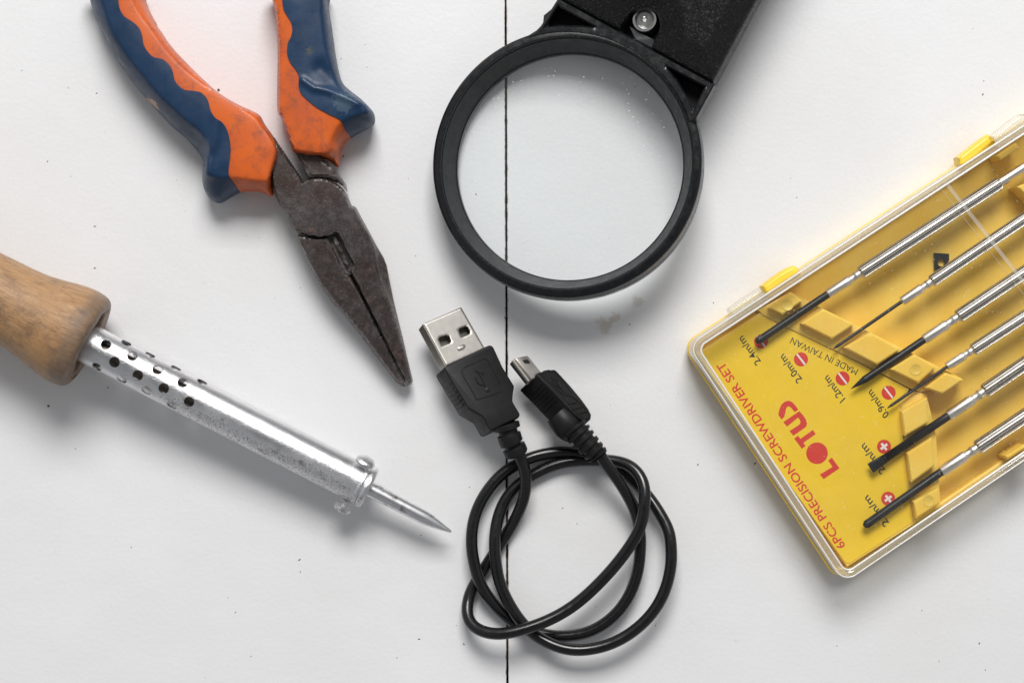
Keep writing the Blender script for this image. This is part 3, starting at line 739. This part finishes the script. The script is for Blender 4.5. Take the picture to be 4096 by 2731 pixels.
    nb = MB(); nb.add(ins+[p+dn*.15 for p in ins], [(0,1,2,3), (7,6,5,4)]+[(i, (i+1) % 4, (i+1) % 4+4, i+4) for i in range(4)])
    nb.build('contact_tongue', m_black('plug_tongue_grey', (.14, .13, .11), .5), PL, 30)
    # dimple
    dp = catmull(q('C3', [(430,462),(450,440),(500,428),(512,450),(490,478),(445,490)]), 3)
    MB().add(*solid(dp, lambda U, V, d: zt(U, V)+.05+.3*np.clip(d/4, 0, 1), ('n', (0, 0, .2)), sp=2)).build('dimple', M_nickel, PL, 50)
    # embossed frame and forked mark
    zz = lambda p, h=1.75: P(p[0], p[1], zt(*p)+h)
    fr = catmull(q('C3', [(490,665),(520,640),(680,568),(720,575),(745,610),(855,820),(860,860),(835,885),(640,955),(610,940),(585,890),(480,710)]), 4)
    MB().add(*sweep([zz(p, 1.66) for p in fr+[fr[0]]], .14e-3, 8)).build('embossed_frame', M_bplug, PL, 60)
    lg = MB()
    st = q('C3', [(722,865),(690,800),(655,730),(625,680),(607,655)]); lg.add(*sweep([zz(p, 1.68) for p in catmull(st, 3, False)], .2e-3, 8))
    lg.add(*sweep([zz(p, 1.68) for p in catmull(q('C3', [(700,822),(655,815),(625,790),(612,750)]), 4, False)], .18e-3, 8))
    lg.add(*sweep([zz(p, 1.68) for p in catmull(q('C3', [(690,795),(698,755),(690,720),(665,690)]), 4, False)], .18e-3, 8))
    V, F = lathe(zz(q1('C3', 722, 865), 1.5), Vector((.3, .2, 1)), [(0, .75e-3), (.3e-3, .7e-3), (.4e-3, .3e-3)], 20); lg.add(V, F)
    V, F = lathe(zz(q1('C3', 612, 752), 1.5), Vector((.3, .2, 1)), [(0, .4e-3), (.35e-3, .35e-3)], 14); lg.add(V, F)
    lg.add(*prism(q('C3', [(652,676),(690,690),(672,706),(640,695)]), lambda u, v: zt(u, v)+1.8, (0, 0, .3)))
    lg.add(*prism(q('C3', [(600,650),(612,645),(622,690),(606,690)]), lambda u, v: zt(u, v)+1.85, (0, 0, .3)))
    lg.build('embossed_mark', M_bplug, PL, 60)
    # grip ribs on the flank and the parting seam
    rb = MB()
    for i in range(6):
        u, v = q1('C3', 388+i*20, 800+i*40); b = P(u, v, zt(u, v)+1.3)
        f0 = b+Vector((-.35, -.35, -.9))*1e-3; f1 = b-Vector((2.7, 2.3, 6.6))*1e-3*.72
        rb.add(*sweep([f0, f1], .28e-3, 8))
    rb.build('grip_ribs', M_bplug, PL, 60)
    # strain relief
    sr = [(1180,995,13.0),(1183,1003,12.6),(1187,1014,12.2),(1191,1024,11.8),(1196,1036,11.2),(1200,1046,10.8)]
    sr = [c1(455,-10,11.6),c1(480,80,11.4),c1(500,150,11.2),c1(520,200,10.9),c1(548,255,10.6),c1(566,300,10.2)]
    pts = catmull(sr, 10, False); n_ = len(pts); rad = []
    for i in range(n_):
        f = i/(n_-1)
        R_ = 30 if f < .14 else (21.5 if f < .24 else (27 if f < .56 else (18.5 if f < .70 else (27 if f < .94 else 25))))
        rad.append(R_*S)
    V, F = sweep([P(*p) for p in pts], rad, 24); MB().add(V, F).build('strain_relief', M_bplug, PL, 40, bevel=.22, seg=2)
    # --- small plug
    def zm(u, v): return 11.2-.082*(u-1233)+.082*(v-858)
    bp = q('C3', [(1197,715),(1205,700),(1240,690),(1365,667),(1385,674),(1405,695),(1530,832),(1640,965),(1702,1052),(1728,1105),(1722,1150),(1690,1165),(1640,1155),(1570,1100),(1480,1008),(1340,860)])
    PM = MB().add(*prism(bp, zm, (4.5, 4.6, 5.4))).build('plug', M_bplug, T, 40, bevel=.8, seg=3)
    PM['label'] = 'small narrow plug in black plastic lying on its side'
    sm = q('C3', [(985,556),(1115,532),(1262,716),(1150,765)])
    mz = lambda u, v: zm(*q1('C3', 1210, 720))-1.2-.06*(u-1233)+.05*(v-858)
    dr = (1.55, 1.75, 2.6)
    MB().add(*prism(sm, mz, dr)).build('metal_shell', M_nickel, PM, 30, bevel=.35, seg=3)
    hl = q('C3', [(1060,580),(1110,570),(1135,600),(1128,612),(1085,612)])
    MB().add(*prism(hl, lambda u, v: mz(u, v)+.05, (0, 0, .12))).build('slot', M_hole, PM, 30)
    gv = q('C3', [(968,582),(1120,782)])
    dm = Vector(dr)*1e-3
    MB().add(*sweep([P(*p, mz(*p)-.9) for p in gv], .5e-3, 10)).build('fold', M_nickel, PM, 60)
    rb = MB()
    for i in range(6):
        u, v = q1('C3', 1268+i*28, 800+i*30); b = P(u, v, zm(u, v)-.25)
        f0 = b+Vector((-.25, -.25, -.5))*1e-3; f1 = b-Vector((4.5, 4.6, 5.4))*1e-3*.9
        rb.add(*sweep([f0, f1], .14e-3, 8))
    rb.build('grip_ribs', M_bplug, PM, 60)
    lg = MB(); z2 = lambda p: P(p[0], p[1], zm(*p)+.04)
    lg.add(*sweep([z2(p) for p in catmull(q('C3', [(1470,890),(1430,840),(1390,790),(1340,740)]), 3, False)], .18e-3, 8))
    lg.add(*sweep([z2(p) for p in catmull(q('C3', [(1440,850),(1390,830),(1355,790)]), 3, False)], .16e-3, 8))
    lg.add(*sweep([z2(p) for p in catmull(q('C3', [(1430,840),(1420,800),(1385,760)]), 3, False)], .16e-3, 8))
    fr = catmull(q('C3', [(1250,712),(1370,690),(1530,870),(1505,905),(1440,900)]), 3)
    lg.add(*sweep([z2(p) for p in fr+[fr[0]]], .12e-3, 8))
    ov = catmull(q('C3', [(1480,950),(1500,925),(1550,935),(1640,1010),(1705,1090),(1705,1130),(1660,1140),(1590,1090)]), 4)
    lg.add(*sweep([z2(p) for p in ov+[ov[0]]], .16e-3, 8))
    for a, b in (((1505,1003),(1580,985)), ((1545,1055),(1635,1025)), ((1590,1100),(1680,1070))):
        lg.add(*sweep([z2(p) for p in q('C3', [a, b])], .3e-3, 8))
    lg.build('embossed_mark', M_bplug, PM, 60)
    sr = [c1(1160,20,9.8),c1(1215,90,9.9),c1(1275,160,10),c1(1340,235,10),c1(1400,300,9.8),c1(1425,330,9.7)]
    pts = catmull(sr, 14, False); n_ = len(pts); rad = []
    for i in range(n_):
        f = i/(n_-1); env = 34-9*f
        ph = (f*6.2) % 1
        rad.append((env if ph < .55 else env-6.5)*S*.95)
    V, F = sweep([P(*p) for p in pts], rad, 24); mb = MB().add(V, F)
    mb.build('strain_relief', M_bplug, PM, 40, bevel=.16, seg=2)
    # dome joining body and relief
    cc = P(*c1(1100, -40, 8.0)); V, F = lathe(cc+Vector((-.0028, .0022, 0)), Vector((.6, -.72, .05)), [(0, 3.6e-3), (2e-3, 4.1e-3), (4.4e-3, 4.1e-3), (6.2e-3, 3.7e-3), (7.6e-3, 3.0e-3), (8e-3, 1e-3)], 32)
    MB().add(V, F).build('plug_shoulder', M_bplug, PM, 60)
usb()

# ------------------------------------------------------------------ screwdriver case
A15 = np.array((1579., 793.)); B15 = np.array((1938.5, 1339.)); EA = np.array((.8368, -.5476)); EB = np.array((.827, -.562)); WT = 654.
def CW(s, t, z):
    """case frame: s along the long side, t across (plan units at lid height), z mm"""
    f = t/WT; p = (A15+EA*s)*(1-f)+(B15+EB*s)*f
    w_ = P(p[0], p[1], 15.); w_.z = z*1e-3; return w_
def case():
    T = thing('screwdriver_case', CW(100, 300, 0), 'yellow screwdriver case with clear lid lying closed', 'tool case')
    SL = 1150.
    def ring(d, r, z, k=10):
        out = []
        for (cx, cy, a0) in ((d+r, d+r, 180), (SL-d-r, d+r, 270), (SL-d-r, WT-d-r, 0), (d+r, WT-d-r, 90)):
            for i in range(k+1):
                a = math.radians(a0+90*i/k); out.append(CW(cx+r*math.cos(a), cy+r*math.sin(a), z))
        return out
    def rings(rs, closed=False, cap0=True, cap1=True):
        V = []; F = []; n = len(ring(*rs[0]))
        for R in rs: V += ring(*R)
        m = len(rs)
        for i in range(m if closed else m-1):
            j = (i+1) % m
            for k in range(n): F.append((i*n+k, i*n+(k+1) % n, j*n+(k+1) % n, j*n+k))
        if not closed:
            if cap0: F.append(tuple(range(n)))
            if cap1: F.append(tuple(reversed(range((m-1)*n, m*n))))
        return V, F
    # tray
    tr = MB().add(*rings([(6, 28, .2), (0, 32, .8), (-3, 34, 2.2), (-4.2, 34, 4.4), (-4, 34, 5.2), (8, 26, 5.5), (12, 22, 5.2), (16, 18, 2.6), (20, 16, 2.3)]))
    card = q('CA', [(118,262),(135,360),(1020,1620)])
    card = [(1604,816),(1608,826),(1942,1291),(1952,1292),(2094,1199),(2066,930),(2066,918),(2084,894),(1981,839),(1812,757),(1748,725)]
    plat = [(1600,812),(1946,1300),(2098,1203),(2069,930),(2088,893),(1981,836),(1812,754),(1746,718)]
    tr.add(*solid(plat, flat(7.4), ('z', 2.2), sp=20))
    led1 = [(1742,712),(1752,722),(1815,755),(1982,835),(2090,891),(2115,900),(2212,870),(1815,671)]
    led2 = [(2069,926),(2092,896),(2128,905),(2150,1000),(2160,1162),(2099,1203)]
    tr.add(*solid(led1, bev(8.3, .5, 6), ('z', 2.2), sp=12)); tr.add(*solid(led2, bev(8.2, .5, 6), ('z', 2.2), sp=12))
    TR = tr.build('tray', M_yel, T, 28)
    bl = [q('CE', [(975,540),(1130,635),(880,810),(705,725)]), q('CE', [(1385,740),(1775,935),(1500,1115),(1110,920)]),
          q('C6', [(905,383),(1045,462),(938,532),(785,452)]), q('C6', [(1112,484),(1210,545),(1130,617),(1000,553)]),
          q('C5', [(1075,-18),(1205,35),(1050,138),(925,92)]),
          q('C5', [(935,163),(950,345),(775,447),(750,268)]), q('C5', [(970,460),(995,665),(822,790),(790,575)]), q('C5', [(1015,832),(1028,945),(857,1058),(836,932)])]
    bl += [q('CC', [(1295,538),(1345,605),(1105,755),(1055,700)]), q('C7', [(1180,462),(1300,560),(1250,640),(1095,495)]), q('CD', [(1242,240),(1300,260),(1040,430),(1010,385)])]
    for b in bl:
        cx = sum(p[0] for p in b)/4; cy = sum(p[1] for p in b)/4
        mb = MB().add(*solid(b, bev(11.4, .35, 3), ('z', 2.4), sp=6, rings=(1.5, 3))); o = mb.build('retaining_block', M_yel, TR, 25)
    for (c_, x, y, r) in (('CE', 940, 685, 14), ('C6', 1118, 553, 14), ('C5', 950, 925, 14)):
        u, v = q1(c_, x, y); V, F = lathe(P(u, v, 11.4), Vector((0, 0, 1)), [(-.1e-3, r*S), (.10e-3, (r-.5)*S), (.12e-3, (r-2.5)*S), (.02e-3, (r-4)*S)], 32); MB().add(V, F).build('moulding_mark', M_yel, TR, 40)
    # latches
    def dtab(pts, mat, par, z0, z1, nm):
        v, f = solid(catmull(pts, 5), dome((z0+z1)/2+1, (z1-z0)/2-1, 9), ('z', z0), sp=4); return MB().add(v, f).build(nm, mat, par, 50)
    dtab(q('CE', [(602,450),(602,450),(830,283),(975,203),(1040,203),(1100,275),(1100,300),(680,580),(680,580)]), M_tab, TR, 3, 9, 'latch')
    dtab(q('CC', [(563,730),(590,690),(885,465),(950,438),(1045,520),(1045,520),(630,850)]), M_tab, TR, 3, 9, 'latch')
    # lid
    wall = rings([(-2, 33, 5.8), (-1, 33, 12.6), (2, 31, 14.6), (5, 29, 15.3), (11, 25, 15.4), (18, 20, 14.9), (18.5, 19, 14.3), (12, 24, 13.8), (9, 27, 12.0), (8, 29, 5.8)], closed=True)
    LID = MB().add(*rings([(17.5, 19, 14.6), (20, 17, 14.55)], cap0=False)).build('lid', M_lid, T, 30)
    MB().add(*wall).build('lid_wall', M_rim, LID, 35)
    rl = [p for p in ring(1.5, 31, 15.0, 10)]; rl2 = ring(17, 20, 15.25, 10)
    MB().add(*sweep(rl+[rl[0]], .22e-3, 8)).add(*sweep(rl2+[rl2[0]], .30e-3, 8)).build('lid_edge_glint', m_glint, LID, 60)  # added tubes that carry the bright edge lines in their colour
    dtab(q('CE', [(195,745),(215,720),(400,590),(595,470),(595,470),(680,555),(680,555),(300,845),(240,850)]), M_rim, LID, 6, 12, 'lid_catch')
    dtab(q('CC', [(975,455),(975,455),(1290,208),(1350,180),(1440,190),(1440,290),(1055,530),(1055,530)]), M_rim, LID, 6, 12, 'lid_catch')
    dtab(q('CD', [(1060,550),(1160,480),(1300,390),(1300,450),(1170,555),(1100,572)]), M_rim, LID, 6, 12, 'lid_catch')
    # cross ribs of the lid: two narrow raised strips
    def strip(a, b, c, d, h, nm, mat):
        MB().add(*prism([a, b, c, d], lambda u, v: 14.85+h, (0, 0, h+.2))).build(nm, mat, LID, 20, bevel=.08)
    a1 = q1('CC', 395, 1045); a2 = q1('CC', 450, 1038); dr = np.array(q1('C7', 1135, 1065))-np.array(q1('C7', 680, 485)); dr = dr/np.linalg.norm(dr)
    Lr = 600
    f = lambda p: (p[0]+dr[0]*Lr, p[1]+dr[1]*Lr)
    strip(a1, a2, f(a2), f(a1), .5, 'lid_rib', M_rib)
    a3 = q1('CC', 335, 1090); a4 = q1('CC', 345, 1090); strip(a3, a4, f(a4), f(a3), .3, 'lid_rib', M_rib)

    # printed card (lies in the tray)
    cb = P(1850, 1000, 7.45)
    CD_ = thing('printed_card', cb, 'yellow printed card with red and black lettering under the case lid', 'card')
    MB().add(*solid(card, flat(7.62), ('z', 7.45), sp=30)).build('card_sheet', M_card, CD_, 20)
    ZT = 7.65
    def flatmesh(polys, name, mat, z=ZT, label=None):
        mb = MB()
        for p in polys:
            r = delaunay_2d_cdt([Vector(x) for x in p], [(i, (i+1) % len(p)) for i in range(len(p))], [], 1, 1e-5)
            mb.add([P(x[0], x[1], z) for x in r[0]], [tuple(g) for g in r[2]])
        o = mb.build(name, mat, CD_, 20)
        if label: o['label'] = label
        return o
    def text(s, a, b, cap, mat, bold=0., shear=0., name='lettering', ratio=1.0):
        cu = bpy.data.curves.new('t', 'FONT'); cu.body = s; cu.offset = bold; cu.shear = shear; cu.resolution_u = 3
        ob = bpy.data.objects.new('t', cu); COL.objects.link(ob)
        bpy.context.view_layer.update()
        me = bpy.data.meshes.new_from_object(ob.evaluated_get(bpy.context.evaluated_depsgraph_get()))
        V = np.array([v.co[:2] for v in me.vertices]); F = [tuple(p.vertices) for p in me.polygons]
        bpy.data.objects.remove(ob)
        x0, x1 = V[:, 0].min(), V[:, 0].max()
        a, b = np.array(a), np.array(b); L = np.linalg.norm(b-a); d = (b-a)/L; up = np.array((d[1], -d[0]))   # up = reading direction turned left (v grows downward)
        W = []
        for x, y in V:
            p = a+d*(x-x0)/(x1-x0)*L+up*(y/.73)*cap; W.append(P(p[0], p[1], ZT))
        o = MB().add(W, F).build(name, mat, CD_, 20); o['label'] = 'printed words %s' % s if len(s) > 8 else 'printed size %s' % s
        return o
    text('6PCS PRECISION SCREWDRIVER SET', q1('CB', 1092, 1085), q1('CA', 345, 348), 20.5, M_red, .012)
    text('MADE IN TAIWAN', q1('CA', 1650, 428), q1('CA', 1012, 118), 15.5, M_blk, 0)
    text('2.4m/m', q1('CA', 716, 356), q1('CA', 530, 98), 17, M_blk, .012, -.15)
    text('2.0m/m', q1('CA', 1114, 528), q1('CA', 928, 272), 17, M_blk, .012, -.15)
    text('1.2m/m', q1('CA', 1530, 716), q1('CA', 1355, 478), 17, M_blk, .012, -.15)
    text('0.9m/m', q1('C5', 662, 292), q1('C5', 528, 102), 17, M_blk, .012, -.15)
    text('2. m/m', q1('C5', 637, 704), q1('C5', 475, 496), 17, M_blk, .012, -.15)
    text('2. m/m', q1('C5', 664, 1092), q1('C5', 500, 880), 17, M_blk, .012, -.15)
    lot = [[(1393,1277),(1467,1380),(1314,1484),(1278,1440),(1400,1366),(1358,1305)],
           [(1210,1010),(1236,1050),(1118,1134),(1140,1165),(1103,1192),(1030,1093),(1068,1066),(1090,1097)],
           [(925,935),(1080,829),(1120,875),(1145,915),(1153,948),(1145,980),(1022,1066),(985,1022),(1082,957),(1092,935),(1080,905),(1066,892),(960,978)],
           [(875,862),(888,810),(905,770),(935,740),(975,728),(1010,742),(1035,768),(1070,815),(1035,838),(1000,797),(985,785),(965,785),(950,805),(945,840),(935,882),(908,910)],
           [(1250+104*math.cos(a), 1235+104*math.sin(a)) for a in np.linspace(0, 2*math.pi, 48, endpoint=False)]]
    flatmesh([q('CA', p) for p in lot], 'logo', M_red, label='large red letters LOTUS')
    def circ(c_, x, y, r, n=36): u, v = q1(c_, x, y); return [(u+r*math.cos(a), v+r*math.sin(a)) for a in np.linspace(0, 2*math.pi, n, endpoint=False)], (u, v)
    rd = np.array(q1('CA', 1135, 385))-np.array(q1('CA', 1052, 278)); rd /= np.linalg.norm(rd); pr = np.array((-rd[1], rd[0]))
    for (c_, x, y, kind) in (('CA', 710, 158, 0), ('CA', 1095, 330, 0), ('CA', 1497, 514, 0), ('C5', 654, 129, 0), ('C5', 620, 527, 1), ('C5', 651, 910, 1)):
        pts, c = circ(c_, x, y, 16.2); c = np.array(c)
        o = flatmesh([pts], 'screw_symbol', M_red, label='red disc with white %s' % ('bar', 'cross')[kind])
        def bar(d, e, L, w_): return [tuple(c+d*L+e*w_), tuple(c-d*L+e*w_), tuple(c-d*L-e*w_), tuple(c+d*L-e*w_)]
        mb = MB(); zz = ZT+.03
        for bb in ([bar(rd, pr, 15.6, 2.0)] if kind == 0 else [bar(rd, pr, 9.5, 2.8), bar(pr, rd, 9.5, 2.8)]):
            mb.add([P(a, b, zz) for a, b in bb], [(0, 1, 2, 3)]); zz += .03
        mb.build('symbol_mark', M_wht, o, 20)
case_ready = True
m_glint = clear('white_glint_plastic', (.97, .96, .94), 1.5, .62, (1, .985, .94), rough=.2, gmul=2, dust=False)  # whitish colour stands in for light caught in the clear lid edges
case()

# ------------------------------------------------------------------ the six screwdrivers
def driver(tip, fer, kn, end, bw, kind, label, fw=11.5, kw=15.5, zt=9.6, zf=9.2, stain=False):
    zt_, zk = zt, zf
    a = P(*fer, zk); b = P(*end, zk); ax = (b-a).normalized()
    tp = P(*tip, zt_)
    T = thing('screwdriver', P(*fer, zk-2.2), label, 'screwdriver', 'precision screwdrivers in the yellow case')
    px = S*.981
    Lk = (P(*kn, zk)-a).length/px; Le = 330 if kn[0] > 2100 else 382
    # handle: ferrule, neck, knurled grip, plain end
    pr = [(-1, fw*.72), (0, fw*.93), (2, fw), (Lk*.50, fw*.99), (Lk*.62, fw*1.02), (Lk*.66, fw*.86), (Lk*.72, fw*.74), (Lk*.80, fw*.80), (Lk*.84, fw*.95), (Lk*.9, fw*.80), (Lk*.97, fw*.86)]
    V, F = lathe(a, ax, [(d*px, r*px) for d, r in pr], 40); mb = MB().add(V, F)
    mb.build('ferrule', M_chrome, T, 35)
    n = 15*10
    def rf(th, d):
        x = (th/(2*math.pi)*15) % 1
        return 1 if .06 < x < .70 else .88
    k0 = a+ax*Lk*px*.965
    kp = [(0, kw*.80), (3, kw*.97), (6, kw), (Le-6, kw), (Le-3, kw*.97), (Le, kw*.8)]
    V, F = lathe(k0, ax, [(d*px, r*px) for d, r in kp], n, rf=rf); gm = MB().add(V, F)
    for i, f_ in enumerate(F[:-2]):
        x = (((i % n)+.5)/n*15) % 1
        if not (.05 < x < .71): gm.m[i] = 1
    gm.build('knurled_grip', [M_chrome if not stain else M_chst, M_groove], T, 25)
    ep = [(Le-2, kw*.66), (Le+10, kw*.7), (Le+78, kw*.7), (Le+80, kw*.95), (Le+95, kw), (Le+104, kw*.85)]
    V, F = lathe(k0, ax, [(d*px, r*px) for d, r in ep], 40); MB().add(V, F).build('swivel_cap', M_chrome, T, 35)
    # blade
    bx = (tp-a).normalized(); Lb = (tp-a).length/px; s, t = frame(bx)
    if t.z < 0: t = -t; s = -s
    if kind == 'needle': bp = [(-5, bw), (Lb*.25, bw), (Lb-22, bw*.92), (Lb-10, bw*.7), (Lb-2, bw*.35), (Lb, bw*.15)]
    elif kind == 'point': bp = [(-5, bw), (Lb-52, bw), (Lb-40, bw*.95), (Lb-20, bw*.55), (Lb-4, bw*.15), (Lb, bw*.08)]
    elif kind == 'cross': bp = [(-5, bw), (Lb-22, bw), (Lb-16, bw*1.02), (Lb-9, bw*.95), (Lb-3, bw*.7), (Lb, bw*.35)]
    else: bp = [(-5, bw), (Lb-44, bw), (Lb-40, bw*1.0)]
    nn = 40
    pf = catmull(bp, 4, False) if kind != 'flat' else bp
    V, F = lathe(a, bx, [(d*px, max(r, .1)*px) for d, r in pf], nn, s=s, t=t,
                 rf=(lambda th, d: 1-(.38*max(0, math.cos(4*(th-.785)))**2*min(1, max(0, (d/px-(Lb-24))/10)))) if kind == 'cross' else None)
    mb = MB().add(V, F)
    if kind == 'flat':
        V = []; F = []
        prof = [(Lb-44, bw, bw), (Lb-30, bw*1.12, bw*.55), (Lb-12, bw*1.25, bw*.28), (Lb, bw*1.3, bw*.16)]
        for d, wx, wz in prof:
            for k in range(nn):
                th = 2*math.pi*k/nn; c_, s_ = math.cos(th), math.sin(th)
                e = .55 if d > Lb-40 else 1.0
                V.append(a+bx*d*px+s*math.copysign(abs(c_)**e, c_)*wx*px+t*math.copysign(abs(s_)**e, s_)*wz*px)
        for i in range(3):
            for k in range(nn): l = (k+1) % nn; F.append((i*nn+k, i*nn+l, (i+1)*nn+l, (i+1)*nn+k))
        F.append(tuple(range(nn))); F.append(tuple(reversed(range(3*nn, 4*nn))))
        mb.add(V, F)
    mb.build('blade', M_blade, T, 40)
M_chst = metal('stained_chrome', (.78, .75, .71), .36, .004, 1.2, stain=((.20, .08, .03), .56))
driver((1736, 786), (1901, 676), (1978, 625), (2300, 418), 8.8, 'cross', 'topmost screwdriver in the case, its dark cross tip over the 2.4 disc', zt=10.2, kw=15.5)
driver((1914, 801), (2072, 692), (2139, 642), (2352, 503), 4.0, 'needle', 'second screwdriver from the top, with a thin needle blade beside the black plate', fw=11, kw=14.5, zt=10)
driver((1954, 893), (2122, 780), (2201, 724), (2352, 626), 8.6, 'point', 'third screwdriver from the top, thick black blade ending in a sharp point', fw=12, kw=16, zt=10)
driver((2038, 937), (2175, 842), (2236, 804), (2352, 727), 3.8, 'needle', 'fourth screwdriver from the top, thin needle blade pointing at the 0.9 size', fw=10.5, kw=14.5, zt=10)
driver((1999, 1075), (2178, 955), (2264, 898), (2352, 836), 9.6, 'flat', 'fifth screwdriver from the top, with a broad flat chisel tip and rust stained grip', fw=13, kw=17, zt=10, stain=True)
driver((1984, 1208), (2162, 1083), (2247, 1026), (2352, 956), 9.6, 'cross', 'lowest screwdriver in the case, black cross tip nearest the clear lower edge', fw=13, kw=17, zt=10)

# loose black plate in the tray
hx = q('C7', [(622,872),(708,877),(708,915),(660,985),(625,968)])
hc = q1('C7', 664, 928); hh = [(hc[0]+8.6*math.cos(a), hc[1]+8.6*math.sin(a)) for a in np.linspace(0, 2*math.pi, 20, endpoint=False)]
o = MB().add(*solid(hx, flat(3.6), ('z', 2.8), holes=[hh], sp=4)).build('metal_plate', M_blade, None, 25)
tag(o, 'small black plate with a round hole lying loose on the yellow tray floor', 'plate')

# ------------------------------------------------------------------ dust on the boards
def dust():
    mb = MB(); n = 170
    for i in range(n):
        u, v = rng.uniform(0, 2352), rng.uniform(0, 1568)
        s_ = (.06+.16*rng.random()**3)*1e-3
        p = P(u, v, 0); a = rng.uniform(0, 6.28); el = rng.uniform(1, 2.6)
        d = Vector((math.cos(a), math.sin(a), 0))*s_*el; e = Vector((-math.sin(a), math.cos(a), 0))*s_; z = Vector((0, 0, s_*.8))
        mb.add([p-d, p+e, p+d, p-e, p+z, p-z*.1], [(0,1,4),(1,2,4),(2,3,4),(3,0,4),(1,0,5),(2,1,5),(3,2,5),(0,3,5)])
    for (u, v, s_) in ((111, 932, .35), (502, 207, .4), (248, 890, .22), (1487, 617, .2), (1446, 745, .2)):
        p = P(u, v, 0); s_ *= 1e-3; V, F = lathe(p, Vector((0, 0, 1)), [(0, s_), (s_*.5, s_*.8), (s_*.8, s_*.2)], 7); mb.add(V, F)
    tag(mb.build('dust_specks', M_dust, None, 20), 'dark dust specks scattered over the white boards', 'dust', kind='stuff')
dust()
